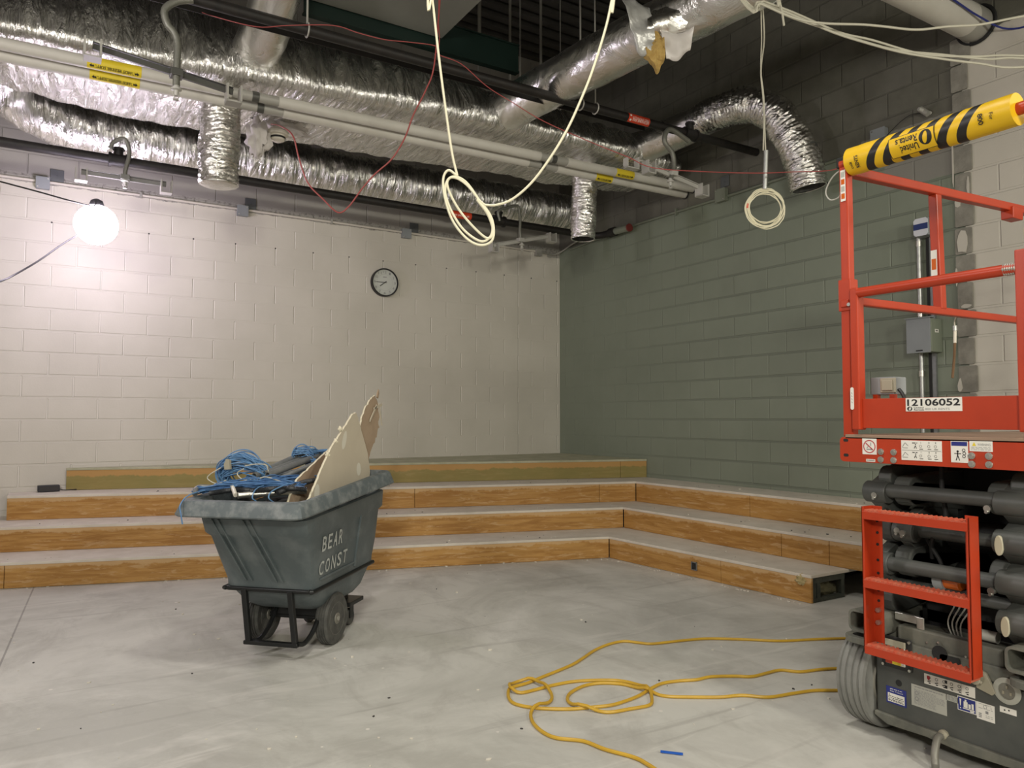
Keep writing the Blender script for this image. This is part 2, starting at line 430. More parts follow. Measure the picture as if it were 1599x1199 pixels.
M['black_steel'] = simple('black steel', (0.018, 0.019, 0.019), 0.4, 0.4)
M['blue_cable'] = simple('blue cable', (0.085, 0.19, 0.38), 0.42, c2=(0.14, 0.29, 0.48), scale=18)
M['blue_cable_dark'] = simple('dark blue cable', (0.05, 0.12, 0.28), 0.42, c2=(0.10, 0.22, 0.42), scale=18)
M['blue_tape'] = simple('blue tape', (0.01, 0.10, 0.50), 0.4)
M['emt'] = simple('grey pipe', (0.27, 0.28, 0.28), 0.4, 0.5, c2=(0.20, 0.21, 0.21), scale=18)
M['corr'] = simple('corrugated tube', (0.03, 0.032, 0.035), 0.45)
M['gyp'] = simple('wallboard face', (0.55, 0.49, 0.38), 0.75, c2=(0.50, 0.44, 0.34), scale=4)
M['gyp_core'] = simple('gypsum core', (0.72, 0.66, 0.50), 0.9, bump=0.6, bscale=60)
M['gyp_brown'] = simple('brown paper', (0.36, 0.265, 0.18), 0.8, c2=(0.43, 0.325, 0.225), scale=8)
M['mud'] = simple('joint compound', (0.66, 0.63, 0.53), 0.8)
M['plastic_bag'] = simple('cloudy plastic', (0.76, 0.72, 0.68), 0.35)
M['plastic_bag'].node_tree.nodes['Principled BSDF'].inputs['Transmission Weight'].default_value = 0.15
M['white_plastic'] = simple('white plastic', (0.70, 0.66, 0.56), 0.4)
M['clock_face'] = simple('clock face', (0.58, 0.60, 0.55), 0.35)
M['blue_plate'] = simple('blue stripe', (0.015, 0.035, 0.16), 0.4)
M['box_grey'] = simple('grey enclosure', (0.25, 0.27, 0.28), 0.45, c2=(0.28, 0.30, 0.31), scale=5)
M['box_olive'] = simple('olive enclosure side', (0.21, 0.235, 0.18), 0.5)
M['tan'] = simple('weathered tan', (0.36, 0.33, 0.25), 0.6)
M['rubble'] = simple('pale chips', (0.66, 0.62, 0.54), 0.9)
M['rubble_dark'] = simple('dark scraps', (0.05, 0.047, 0.045), 0.9)
def emis(name, c, s):
    m = bpy.data.materials.new(name); m.use_nodes = True; b = m.node_tree.nodes['Principled BSDF']
    b.inputs['Base Color'].default_value = (*c, 1); b.inputs['Emission Color'].default_value = (*c, 1); b.inputs['Emission Strength'].default_value = s
    return m
M['glow'] = emis('lamp globe', (0.92, 0.81, 1.0), 44)
M['box_dark'] = simple('dark cover plate', (0.13, 0.14, 0.145), 0.45, 0.3)
M['dull_red'] = simple('dull red cap', (0.16, 0.025, 0.02), 0.5)
M['grey_flap'] = simple('grey torn jacket', (0.42, 0.42, 0.40), 0.3, 0.3, c2=(0.55, 0.55, 0.52), scale=14, bump=0.4, bscale=20)
D={"cord_a":[[-1.723,-5.427,0.012],[-1.804,-5.377,0.012],[-1.972,-5.295,0.012],[-2.172,-5.209,0.012],[-2.323,-5.083,0.012],[-2.486,-4.965,0.012],[-2.626,-4.917,0.012],[-2.819,-4.872,0.012],[-2.875,-4.816,0.012],[-2.926,-4.752,0.012],[-3.027,-4.749,0.012],[-3.162,-4.792,0.012],[-3.299,-4.866,0.012],[-3.399,-4.917,0.012],[-3.498,-4.951,0.012],[-3.625,-4.988,0.012],[-3.745,-5.024,0.012],[-3.832,-5.034,0.012],[-3.867,-5.049,0.012],[-3.916,-5.124,0.012],[-3.938,-5.195,0.012],[-3.92,-5.255,0.012],[-3.864,-5.322,0.012],[-3.77,-5.387,0.012],[-3.7,-5.414,0.012],[-3.594,-5.447,0.012],[-3.51,-5.444,0.012],[-3.411,-5.427,0.012],[-3.294,-5.385,0.012],[-3.207,-5.364,0.012],[-3.116,-5.382,0.012],[-3.035,-5.413,0.012],[-2.946,-5.42,0.012],[-2.839,-5.475,0.012],[-2.775,-5.522,0.012],[-2.676,-5.527,0.012],[-2.578,-5.534,0.012],[-2.518,-5.6,0.012],[-2.409,-5.63,0.012],[-2.322,-5.663,0.012],[-2.189,-5.732,0.012]],
"cord_b":[[-2.473,-5.918,0.014],[-2.592,-5.852,0.014],[-2.679,-5.801,0.014],[-2.794,-5.773,0.014],[-2.924,-5.745,0.014],[-3.009,-5.668,0.014],[-3.108,-5.631,0.014],[-3.218,-5.563,0.014],[-3.304,-5.5,0.014],[-3.335,-5.438,0.014],[-3.35,-5.357,0.014],[-3.379,-5.272,0.014],[-3.458,-5.208,0.014],[-3.549,-5.197,0.014],[-3.656,-5.239,0.014],[-3.717,-5.305,0.014],[-3.727,-5.381,0.014],[-3.69,-5.452,0.014],[-3.642,-5.506,0.014],[-3.549,-5.523,0.014],[-3.451,-5.536,0.014],[-3.399,-5.502,0.014],[-3.338,-5.418,0.014],[-3.319,-5.339,0.014],[-3.344,-5.248,0.014],[-3.412,-5.187,0.014],[-3.539,-5.127,0.014],[-3.655,-5.113,0.014],[-3.766,-5.118,0.014],[-3.844,-5.116,0.014],[-3.869,-5.072,0.014],[-3.841,-5.016,0.014],[-3.777,-4.988,0.014],[-3.718,-5.024,0.014],[-3.711,-5.115,0.014],[-3.737,-5.207,0.014],[-3.793,-5.275,0.014],[-3.877,-5.304,0.014],[-3.931,-5.334,0.014],[-3.98,-5.423,0.014],[-3.999,-5.523,0.014],[-3.983,-5.6,0.014],[-3.912,-5.677,0.014],[-3.886,-5.778,0.014],[-3.837,-5.887,0.014],[-3.832,-5.959,0.014],[-3.838,-6.042,0.014],[-3.842,-6.151,0.014]],
"loop_down":[[-4.214,-4.87,3.45],[-4.191,-4.874,3.266],[-4.158,-4.879,2.99],[-4.121,-4.888,2.713],[-4.093,-4.895,2.529],[-4.069,-4.904,2.422]],
"loop_coil":[[-4.069,-4.904,2.422],[-4.107,-4.883,2.449],[-4.127,-4.868,2.406],[-4.117,-4.869,2.314],[-4.083,-4.884,2.207],[-4.026,-4.915,2.124],[-3.968,-4.949,2.09],[-3.921,-4.979,2.111],[-3.915,-4.986,2.176],[-3.932,-4.979,2.237],[-3.972,-4.957,2.299],[-4.027,-4.928,2.376],[-4.074,-4.901,2.412],[-4.106,-4.881,2.406],[-4.117,-4.87,2.345],[-4.089,-4.883,2.253],[-4.035,-4.912,2.161],[-3.963,-4.953,2.108],[-3.922,-4.98,2.145],[-3.929,-4.98,2.222],[-3.972,-4.957,2.296],[-4.032,-4.925,2.391],[-4.085,-4.894,2.419],[-4.11,-4.877,2.382],[-4.072,-4.896,2.283],[-4.009,-4.929,2.191],[-3.942,-4.967,2.124],[-3.917,-4.984,2.154],[-3.94,-4.974,2.237],[-3.986,-4.95,2.308],[-3.954,-4.968,2.283]],
"loop_up":[[-3.954,-4.968,2.283],[-3.907,-4.997,2.283],[-3.842,-5.038,2.311],[-3.765,-5.09,2.391],[-3.69,-5.143,2.513],[-3.627,-5.188,2.642],[-3.578,-5.226,2.774],[-3.529,-5.264,2.928],[-3.481,-5.304,3.127],[-3.458,-5.325,3.265],[-3.436,-5.349,3.45]],
"coil2_drop":[[-1.904,-4.92,4.178],[-1.888,-4.917,3.932],[-1.872,-4.914,3.686],[-1.885,-4.895,3.482],[-1.866,-4.896,3.277],[-1.849,-4.891,2.97]],
"coil2_tie":[[-1.845,-4.893,2.97],[-1.846,-4.879,2.724]],
"coil2_c":[[-1.84,-4.876,2.602]],
"bund_a":[[-2.412,-5.169,3.691],[-2.302,-5.235,3.643],[-2.159,-5.319,3.562],[-1.97,-5.431,3.489],[-1.812,-5.525,3.426],[-1.623,-5.638,3.368],[-1.404,-5.772,3.342],[-1.185,-5.906,3.316],[-1.06,-5.983,3.323],[-0.809,-6.137,3.305]],
"bund_b":[[-2.451,-5.203,3.67],[-2.326,-5.277,3.608],[-2.185,-5.36,3.546],[-1.982,-5.48,3.445],[-1.826,-5.573,3.387],[-1.64,-5.685,3.329],[-1.422,-5.817,3.289],[-1.267,-5.911,3.267],[-1.128,-5.996,3.245],[-0.866,-6.158,3.263]],
"bund_c":[[-2.489,-5.237,3.627],[-2.371,-5.306,3.577],[-2.211,-5.401,3.498],[-2.073,-5.484,3.469],[-1.889,-5.597,3.462],[-1.782,-5.662,3.451],[-1.629,-5.756,3.433],[-1.477,-5.85,3.451],[-1.325,-5.945,3.462],[-1.143,-6.059,3.504],[-0.93,-6.193,3.544]],
"bund_d":[[-2.412,-5.17,3.706],[-2.28,-5.249,3.647],[-2.128,-5.338,3.581],[-1.907,-5.469,3.47],[-1.75,-5.564,3.426],[-1.498,-5.715,3.345],[-1.247,-5.868,3.331],[-1.091,-5.965,3.338],[-0.81,-6.137,3.323]],
"stub":[[-2.298,-5.358,3.706],[-2.283,-5.361,3.598],[-2.27,-5.366,3.534],[-2.259,-5.369,3.455]],
"red_a":[[-4.479,-3.506,2.991],[-4.446,-3.52,2.862],[-4.395,-3.542,2.705],[-4.309,-3.59,2.599],[-4.231,-3.634,2.52],[-4.175,-3.671,2.559],[-4.11,-3.716,2.665],[-4.045,-3.761,2.755],[-3.957,-3.82,2.85],[-3.893,-3.866,2.979],[-3.853,-3.898,3.116],[-3.79,-3.946,3.273],[-3.75,-3.978,3.43]],
"red_b":[[-5.041,-3.087,3.839],[-4.903,-3.169,3.779],[-4.663,-3.313,3.71],[-4.492,-3.419,3.718],[-4.253,-3.566,3.718],[-4.115,-3.649,3.67],[-3.977,-3.731,3.63],[-3.84,-3.815,3.613],[-3.703,-3.898,3.589],[-3.688,-3.905,3.537],[-3.564,-3.978,3.477],[-3.424,-4.057,3.337],[-3.285,-4.137,3.236],[-3.112,-4.238,3.116],[-2.835,-4.401,2.975],[-2.662,-4.503,2.895],[-2.524,-4.584,2.827],[-2.25,-4.752,2.803],[-1.977,-4.92,2.794],[-1.772,-5.046,2.802],[-1.567,-5.173,2.814],[-1.483,-5.228,2.874]],
"red_c":[[-3.695,-3.923,3.958],[-3.693,-3.913,3.758],[-3.684,-3.913,3.637],[-3.692,-3.902,3.537]],
"lamp_cord_a":[[-6.331,-1.776,2.963],[-6.048,-1.655,2.946],[-5.818,-1.503,2.948],[-5.608,-1.339,2.953],[-5.448,-1.145,2.984],[-5.395,-1.117,2.956]],
"lamp_cord_b":[[-5.416,-1.017,2.858],[-5.479,-1.116,2.796],[-5.645,-1.473,2.589],[-5.799,-1.953,2.349],[-5.929,-2.334,2.171],[-5.98,-2.65,2.08],[-6.123,-3.142,1.914]],
"drop1":[[-5.035,-3.3,3.778],[-5.123,-3.3,3.74],[-5.185,-3.3,3.672],[-5.169,-3.3,3.591],[-5.13,-3.3,3.547],[-5.111,-3.3,3.482],[-5.113,-3.3,3.365],[-5.114,-3.3,3.256],[-5.113,-3.3,3.171]],
"bar1":[[-5.549,-3.3,3.366],[-4.787,-3.3,3.278]],
"drop2":[[-5.329,-1.05,3.512],[-5.301,-1.05,3.571],[-5.221,-1.05,3.609],[-5.185,-1.05,3.495],[-5.211,-1.05,3.353],[-5.213,-1.05,3.216]],
"bar2":[[-5.533,-1.05,3.281],[-4.894,-1.05,3.28]],
"drop3":[[-1.517,-1.0,3.439],[-1.533,-1.0,3.544],[-1.434,-1.0,3.595],[-1.282,-1.0,3.639],[-1.249,-1.0,3.513],[-1.249,-1.0,3.352],[-1.224,-1.0,3.166]],
"bar3":[[-1.582,-1.0,3.159],[-0.811,-1.0,3.365]],
"drop4":[[-0.929,-3.3,3.72],[-1.121,-3.3,3.78],[-1.197,-3.3,3.747],[-1.213,-3.3,3.653],[-1.124,-3.3,3.568],[-1.11,-3.3,3.446],[-1.151,-3.3,3.28]],
"bar4":[[-1.385,-3.3,3.425],[-0.754,-3.3,3.328]],
"clip4":[[-1.6,-3.3,3.381],[-1.494,-3.3,3.378]],
"lab_blue":[-6.277,-6.358,0.146,0.21],
"lab_gray":[-6.379,-6.512,0.167,0.247],
"lab_strip":[-6.43,-6.613,0.262,0.3],
"lab_small":[-6.51,-6.554,0.226,0.247],
"lab_tie":[-6.551,-6.616,0.205,0.255],
"lab_sq":[-6.617,-6.677,0.196,0.255],
"lab_slot":[-6.694,-6.747,0.244,0.264],
"recept":[-6.263,-6.386,0.286,0.408],
"keyhole":[-6.46,-6.56,0.371,0.42],
"hole":[-6.318,-6.339,0.221,0.244],
"outlet":[-2.872,-6.721,0.322],
"fitting":[-2.872,-6.499,0.097],
"flange":[-2.872,-6.644,0.335],
"d_no":[-6.251,-6.311,1.119,1.182],
"d_chart":[-6.411,-6.563,1.102,1.182],
"d_hand":[-6.595,-6.654,1.113,1.183],
"d_warn":[-6.659,-6.735,1.145,1.187],
"d_sm":[-6.266,-6.304,1.092,1.109],
"bolts":[[-2.955,-6.329,1.131],[-2.955,-6.381,1.131],[-2.955,-6.328,1.101],[-2.955,-6.38,1.101],[-2.955,-6.666,1.13],[-2.955,-6.723,1.131],[-2.955,-6.666,1.101],[-2.955,-6.723,1.102]],
"id_st":[-6.429,-6.635,1.289,1.338],
"siderail_top":[[-2.852,-6.19,2.291],[-1.503,-6.19,2.345]],
"siderail_mid":[[-2.828,-6.19,1.748],[-1.572,-6.19,1.763]],
"sidepost":[[-2.247,-6.19,2.3],[-2.24,-6.19,1.767]],
"recbox":[[-2.881,-6.24,1.429],[-2.673,-6.24,1.37]],
"rods":[[-2.85,-6.256,0.971],[-2.85,-6.316,0.687],[-2.85,-6.727,0.821],[-2.85,-6.739,0.548],[-2.85,-6.754,0.704],[-2.85,-6.763,1.024]],
"lanyard":[[-2.032,-6.126,1.784],[-2.021,-6.13,1.729],[-2.02,-6.129,1.692],[-2.018,-6.126,1.622],[-2.019,-6.121,1.545],[-2.019,-6.116,1.453]],
"beacon":[[-2.8,-6.506,0.653]],
"pencil":[[-3.716,-5.899,0.006],[-3.66,-5.96,0.006]],
"drain_hose":[[-2.708,-6.416,0.03],[-2.759,-6.419,0.03],[-2.859,-6.443,0.03],[-2.989,-6.488,0.03],[-3.143,-6.562,0.03]],
"wallbox":[[-0.12,-4.854,2.762],[-0.12,-4.958,2.607],[-0.12,-4.805,2.006],[-0.12,-4.921,1.737]],
"flapL_t":[[-2.556,-4.301,4.067],[-2.487,-4.342,4.041],[-2.381,-4.405,3.982]],"flapL_b":[[-2.484,-4.374,3.716],[-2.44,-4.397,3.64],[-2.365,-4.445,3.673]],"flapR_t":[[-2.335,-4.427,3.863],[-2.24,-4.484,3.846],[-2.126,-4.558,3.905]],"flapR_b":[[-2.306,-4.478,3.614],[-2.235,-4.523,3.631],[-2.171,-4.565,3.69]],"ins_t":[[-2.383,-4.393,3.786],[-2.342,-4.422,3.854],[-2.311,-4.437,3.786]],"ins_b":[[-2.429,-4.404,3.648],[-2.352,-4.447,3.564],[-2.314,-4.475,3.64]],"flapM_t":[[-2.394,-4.394,3.948],[-2.287,-4.463,3.99],[-2.143,-4.554,4.033]],"flapM_b":[[-2.424,-4.413,3.749],[-2.346,-4.463,3.791],[-2.203,-4.552,3.808]]}# ================================================================== SETTING
struct(MB().box(-10.6, 0.2, -13.2, 0.2, -0.12, 0).build('floor', M['floor'], recenter=False, smooth=False))
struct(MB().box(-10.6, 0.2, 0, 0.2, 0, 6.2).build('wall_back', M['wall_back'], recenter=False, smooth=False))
struct(MB().box(0, 0.2, -13.2, 0, 0, 6.2).build('wall_right', M['wall_right'], recenter=False, smooth=False))
struct(MB().box(-10.8, -10.6, -13.2, 0.2, 0, 6.2).build('wall_left', M['wall_plain'], recenter=False, smooth=False))
struct(MB().box(-10.6, 0.0, -13.4, -13.2, 0, 6.2).build('wall_rear', M['wall_plain'], recenter=False, smooth=False))
dk = MB(); dk.box(-10.6, 0, -13.2, 0, 6.0, 6.2)
for i in range(66):
    y = -13.1 + i*0.2
    dk.box(-10.6, 0, y, y+0.09, 5.94, 6.0)
struct(dk.build('ceiling', M['deck'], recenter=False, smooth=False))
# torn-out partition scar on the side wall
sc = MB(); rng = random.Random(3)
for i in range(20):
    z0 = 0.62 + i*B_ - 0.19
    if z0 > 3.9: break
    w0 = -5.205 - 0.02*(i % 2) - rng.random()*0.01; w1 = -5.105 + rng.random()*0.012
    sc.prism(rrect(w0, w1, z0+0.005, z0+B_-0.006, 0.012, 2), (-0.012-0.006*rng.random(), 0, 0), (0,1,0), (0,0,1), (1,0,0), 0.012)
struct(sc.build('trim_1', M['strip'], recenter=False))
fl = MB()
for (y, z, w, h) in ((-5.125, 2.86, .05, .10), (-5.15, 2.56, .085, .20), (-5.16, 2.08, .08, .03), (-5.10, 2.3, .02, .13), (-5.20, 2.95, .02, .16), (-5.105, 1.5, .03, .12), (-5.14, 3.42, .035, .07), (-5.095, 3.2, .012, .55)):
    r_ = random.Random(int(z*100)); pts = [(y + w/2*math.cos(a)*(0.6+.7*r_.random()), z + h/2*math.sin(a)*(0.75+.4*r_.random())) for a in [2*PI*k/9 for k in range(9)]]
    fl.prism(pts, (-0.021, 0, 0), (0,1,0), (0,0,1), (1,0,0), 0.006)
struct(fl.build('trim_2', M['plaster'], recenter=False))
# soffit panel and green steel beam up in the roof space
struct(MB().box(-6.2, -2.975, -5.6, -2.50, 4.45, 4.60).build('trim_3', M['panel'], recenter=False, smooth=False))
gb = MB(); gb.box(-4.13, -2.2, -2.50, -2.44, 4.59, 4.60); gb.box(-4.13, -2.2, -2.48, -2.465, 4.36, 4.59); gb.box(-4.13, -2.2, -2.495, -2.43, 4.345, 4.36)
struct(gb.build('trim_4', M['green_steel'], recenter=False, smooth=False))
for k, (x, y) in enumerate(((-2.1, -1.6), (-1.75, -1.6), (-1.5, -1.4), (-1.3, -1.5), (-0.9, -1.3), (-2.45, -2.2))):
    o = MB().cyl((x, y, 4.3), (x, y, 6.0), 0.008 + 0.006*(k % 2), 8).build('hanger_rod', M['galv_dull'])
    tag(o, 'thin steel hanger rod dropping from the dark roof deck to the foil duct', 'rod', 'hanger rods above the duct')

# ================================================================== TIERS
ZT = [0.0, 0.192, 0.391, 0.599, 0.802]
TIERS = [
 dict(l=(-7.3, -0.925), c=(-1.38, -2.71), r=(-1.275, -4.745), seams=[0.225], rseams=[0.62], lab='lowest plywood riser step with its open end and a hole for an outlet box', mat=plywood('plywood lowest', .192)),
 dict(l=(-7.1, -0.485), c=(-0.917, -2.36), r=(-0.855, -5.30), seams=[0.62], rseams=[0.62, 0.76], lab='second plywood riser step up from the concrete floor', mat=plywood('plywood second', .199, base=(0.33, 0.155, 0.030))),
 dict(l=(-6.0, -0.36), c=(-0.474, -2.034), r=(-0.405, -5.30), seams=[0.60, 0.93], rseams=[0.45], lab='third plywood riser step carrying the black power brick', mat=plywood('plywood third', .208, base=(0.36, 0.17, 0.033))),
 dict(l=(-5.565, -0.045), c=(-0.006, -1.685), r=None, seams=[0.945], rseams=[], lab='topmost riser step faced in olive stained plywood against the wall corner', mat=plywood('plywood olive', .203, base=(0.36, 0.22, 0.06), alt=(0.44, 0.30, 0.10), tint=(0.235, 0.205, 0.06))),
]
def vboard(mb, a, b, z0, z1, th, inward):
    a, b = V((a[0], a[1], 0)), V((b[0], b[1], 0)); n = V((inward[0], inward[1], 0)).normalized()*th
    vs = []
    for z in (z0, z1):
        for p in (a, b, b+n, a+n): vs.append(V((p.x, p.y, z)))
    mb.add(vs, [(3,2,1,0),(4,5,6,7),(0,1,5,4),(1,2,6,5),(2,3,7,6),(3,0,4,7)])
def lerp2(a, b, t): return (a[0]+(b[0]-a[0])*t, a[1]+(b[1]-a[1])*t)
for i, T in enumerate(TIERS):
    z0, z1 = ZT[i], ZT[i+1]; l, c, r = T['l'], T['c'], T['r']
    root = thing('riser_step', T['lab'], 'step', (-3.0, -0.6, z0), 0, 'tiered risers in the room corner')
    g = 0.004; yw = -g
    if r: poly = [l, c, r, (-g, r[1]), (-g, yw), (l[0], yw)]
    else: poly = [l, c, (-g, yw), (l[0], yw)]
    poly = list(reversed(poly))
    tr = MB(); tr.prism(poly, (0, 0, z1-0.022), (1,0,0), (0,1,0), (0,0,1), 0.022)
    tr.build('tread', M['tread_green'] if i == 3 else M['tread'], root, smooth=False, bevel=0.003)
    d = V((c[0]-l[0], c[1]-l[1])).normalized(); n1 = (-d.y, d.x)
    cuts = [0.0] + T['seams'] + [1.0]
    for k in range(len(cuts)-1):
        a = lerp2(l, c, cuts[k] + (0.0004 if k else 0)); b = lerp2(l, c, cuts[k+1] - 0.0003)
        a = (a[0]+n1[0]*.004, a[1]+n1[1]*.004); b = (b[0]+n1[0]*.004, b[1]+n1[1]*.004)
        m = MB(); vboard(m, a, b, z0+0.002, z1-0.022, 0.018, n1); m.build('riser_board', T['mat'], root, smooth=False, bevel=0.0015)
    if r:
        d = V((r[0]-c[0], r[1]-c[1])).normalized(); n2 = (-d.y, d.x)
        cuts = [0.0] + T['rseams'] + [1.0]
        for k in range(len(cuts)-1):
            a = lerp2(c, r, cuts[k] + 0.0008); b = lerp2(c, r, cuts[k+1] - 0.0008)
            a = (a[0]+n2[0]*.004, a[1]+n2[1]*.004); b = (b[0]+n2[0]*.004, b[1]+n2[1]*.004)
            m = MB()
            vboard(m, a, b, z0+0.002, z1-0.022, 0.018, n2); m.build('riser_board', T['mat'], root, smooth=False, bevel=0.0015)
    # added solid dark core behind the boards, stops light leaking through the seams
    s_ = 0.03
    fr = MB()
    if r:
        e = r[1] + (0.45 if i == 0 else 0.05)
        fr.prism(list(reversed([(l[0]+s_, l[1]+s_*1.2), (c[0]+s_*1.4, c[1]+s_*1.2), (c[0]+(r[0]-c[0])*0.8+s_, e), (-0.03, e), (-0.03, -0.03), (l[0]+s_, -0.03)])), (0,0,z0+0.002), (1,0,0), (0,1,0), (0,0,1), z1-z0-0.025)
    else:
        fr.prism(list(reversed([(l[0]+0.2, l[1]-0.015), (c[0]-0.03, c[1]+s_*1.4), (-0.03, -0.03)])), (0,0,z0+0.002), (1,0,0), (0,1,0), (0,0,1), z1-z0-0.025)
    fr.build('seam_backing', M['dark'], root, smooth=False)
    if i == 0:
        e = r[1]
        st = MB(); st.box(r[0]+0.022, -0.9, e+0.005, e+0.045, z1-0.062, z1-0.023); st.box(r[0]+0.022, -0.9, e+0.005, e+0.045, 0.002, 0.03)
        for x in (r[0]+0.024, r[0]+0.07, -0.94): st.box(x, x+0.036, e+0.005, e+0.045, 0.03, z1-0.062)
        st.build('end_frame', simple('old black timber', (0.03, 0.034, 0.028), 0.8, c2=(0.07, 0.075, 0.055), scale=12), root, smooth=False, bevel=0.002)
        ins = MB(); ins.sphere((r[0]+0.24, e+0.12, 0.05), 0.15, 20, 12, (1.2, .6, .45), lambda q: 0.85 + 0.4*noise.noise(q*3.0))
        ins.build('insulation', simple('old insulation', (0.11, 0.105, 0.06), 0.95, c2=(0.20, 0.18, 0.10), scale=25, bump=0.8), root)
        p = lerp2(c, r, 0.48); hole = MB(); q = lerp2(c, r, 0.502)
        vboard(hole, (p[0]-0.003, p[1]), (q[0]-0.003, q[1]), 0.062, 0.115, 0.01, n2); hole.build('outlet_hole', M['dark'], root, smooth=False)
        rimm = MB()
        a = lerp2(c, r, 0.477); b = lerp2(c, r, 0.505)
        for (za, zb, p_, q_) in ((.056, .062, a, b), (.115, .121, a, b), (.056, .121, a, lerp2(c, r, .480)), (.056, .121, lerp2(c, r, .502), b)):
            vboard(rimm, (p_[0]-0.005, p_[1]), (q_[0]-0.005, q_[1]), za, zb, 0.012, n2)
        rimm.build('outlet_rim', M['emt'], root, smooth=False)

q = MB(); q.sphere((-1.272,-4.66,.150), .05, 18, 12, (.7,1.0,.9), lambda d: .7+.55*noise.noise(d*2.2)+.25*noise.noise(d*6))
tag(q.build('foam_blob', simple('dried foam', (0.50,0.42,0.22), 0.9, c2=(0.38,0.29,0.12), scale=40, bump=.6)), 'dried yellowish foam blob stuck near the open end of the lowest step', 'foam')
# ================================================================== DUCTS AND PIPES
def resample(poly, n):
    P = [V((p[0], p[1])) for p in poly]; P.append(P[0]); L = [0]
    for a, b in zip(P, P[1:]): L.append(L[-1] + (b-a).length)
    out = []; j = 0
    for k in range(n):
        t = L[-1]*k/n
        while L[j+1] < t: j += 1
        out.append(P[j].lerp(P[j+1], (t-L[j])/max(1e-9, L[j+1]-L[j])))
    return out
def keyed(keys, x):
    for (xa, a), (xb, b) in zip(keys, keys[1:]):
        if x <= xb: 
            t = (x-xa)/(xb-xa); t = t*t*(3-2*t)*0.5 + t*0.5
            return [p + (q-p)*t for p, q in zip(a, b)]
    return keys[-1][1]
root = thing('main_duct', 'wide foil wrapped supply duct running across the room above the two white pipes', 'duct', (-3.5, -1.9, 3.76))
keys = [(-8.0, [-2.25, -1.15, 3.77, 4.55]), (-6.2, [-2.27, -1.25, 3.77, 4.52]), (-5.3, [-2.34, -1.12, 3.75, 4.50]), (-4.1, [-2.47, -1.20, 3.77, 4.36]), (-3.2, [-2.56, -1.28, 3.77, 4.24]),
        (-2.5, [-2.62, -1.35, 3.77, 4.17]), (-1.4, [-2.62, -1.46, 3.77, 4.13]), (-0.55, [-2.56, -1.52, 3.78, 4.10]), (-0.2, [-2.45, -1.58, 3.80, 4.06]), (-0.13, [-2.36, -1.66, 3.86, 4.0])]
rings = []; nx = 210
for i in range(nx+1):
    x = -8.0 + (7.87)*i/nx
    y0, y1, z0, z1 = keyed(keys, x); cy, cz = (y0+y1)/2, (z0+z1)/2
    hh = z1-z0; lean = 0.42*hh
    prof = [(y1-.08, z0), (y0+.06, z0), (y0+.025, z0+.012), (y0+.006, z0+.04), (y0, z0+.08)]
    prof += [(y0 + lean*(t_/8)**1.5, z0+.08 + (hh-.12)*t_/8) for t_ in range(1, 9)] + [(y0+lean+.05, z1-.012), (y0+lean+.11, z1), (y1-.08, z1), (y1-.02, z1-.03), (y1, z1-.09), (y1, z0+.09), (y1-.02, z0+.03)]
    sec = resample(prof, 96); ring = []
    for p in sec:
        side = min(1.0, max(0.0, (cy + (y1-y0)*0.30 - p.x)/0.3))
        front = 1.0 if p.y > z0 + 0.05 else 0.45
        q = V((x*6.0, p.x*1.5, p.y*1.5)); dsp = noise.noise(q)*0.036*front + (0.5-abs(noise.noise(V((x*8.0, p.x*1.2, p.y*1.6+3)))))*0.045*front + noise.noise(q*2.3 + V((9, 0, 0)))*0.012 + noise.noise(V((x*1.2, p.x*1.2, p.y)))*0.018
        dv = V((p.x-cy, (p.y-cz)*2.0)).normalized()
        ring.append(V((x, p.x + dv.x*dsp, p.y + dv.y*dsp)))
    rings.append(ring)
MB().loft(rings).build('foil_wrap', M['foil'], root, angle=60)
def foil_tube(name, label, pts, r, amp=0.012, f=6.0, k=10, n=36, mat='foil_round', flex=0.0, closed=False, cat='duct'):
    pts = smooth(pts, k)
    L = sum((b-a).length for a, b in zip(pts, pts[1:])); m = max(8, int(L/(0.012 if flex else 0.03)))
    # even resampling
    acc = [0]
    for a, b in zip(pts, pts[1:]): acc.append(acc[-1] + (b-a).length)
    ev = []; j = 0
    for i in range(m+1):
        t = acc[-1]*i/m
        while j < len(acc)-2 and acc[j+1] < t: j += 1
        ev.append(pts[j].lerp(pts[j+1], (t-acc[j])/max(1e-9, acc[j+1]-acc[j])))
    sd = random.random()*50
    def rf(t, a):
        x = t*L
        q = V((x*f + sd, math.cos(a)*1.4, math.sin(a)*1.4))
        d = noise.noise(q)*amp + noise.noise(q*2.7)*amp*0.6
        if flex: d += flex*(abs(math.sin(x*PI/0.030 + 2.2*noise.noise(V((x*9+sd, math.cos(a)*2, math.sin(a)*2))))) - 0.5)
        return r + d
    rt = thing(name, label, cat, tuple(ev[-1]))
    MB().tube(ev, r, n, caps=(not flex) or closed, rf=rf).build('foil_skin', M[mat], rt, angle=70)
    if flex and not closed:
        d = (ev[-1]-ev[-3]).normalized()
        MB().tube([ev[-1]-d*0.35, ev[-1]-d*0.004], r*0.90, 28, caps=False).build('inner_liner', M['tyre_dark'], rt)
        MB().tube([ev[-1] + V((0,0,0)) + (d.orthogonal().normalized()*math.cos(a) + d.cross(d.orthogonal().normalized())*math.sin(a))*(r*0.94 + 0.008*noise.noise(V((3*math.cos(a)+sd, 3*math.sin(a), 0)))) for a in [2*PI*q/40 for q in range(40)]], 0.007, 6, closed=True).build('cut_edge', M['foil_flex'], rt)
    if closed:
        e = MB(); e.sphere(ev[-1], r*0.97, 24, 12, (1,1,.16), lambda q: 1 + .10*noise.noise(q*4)); e.build('folded_end', M[mat], rt, angle=70)
    return rt, ev
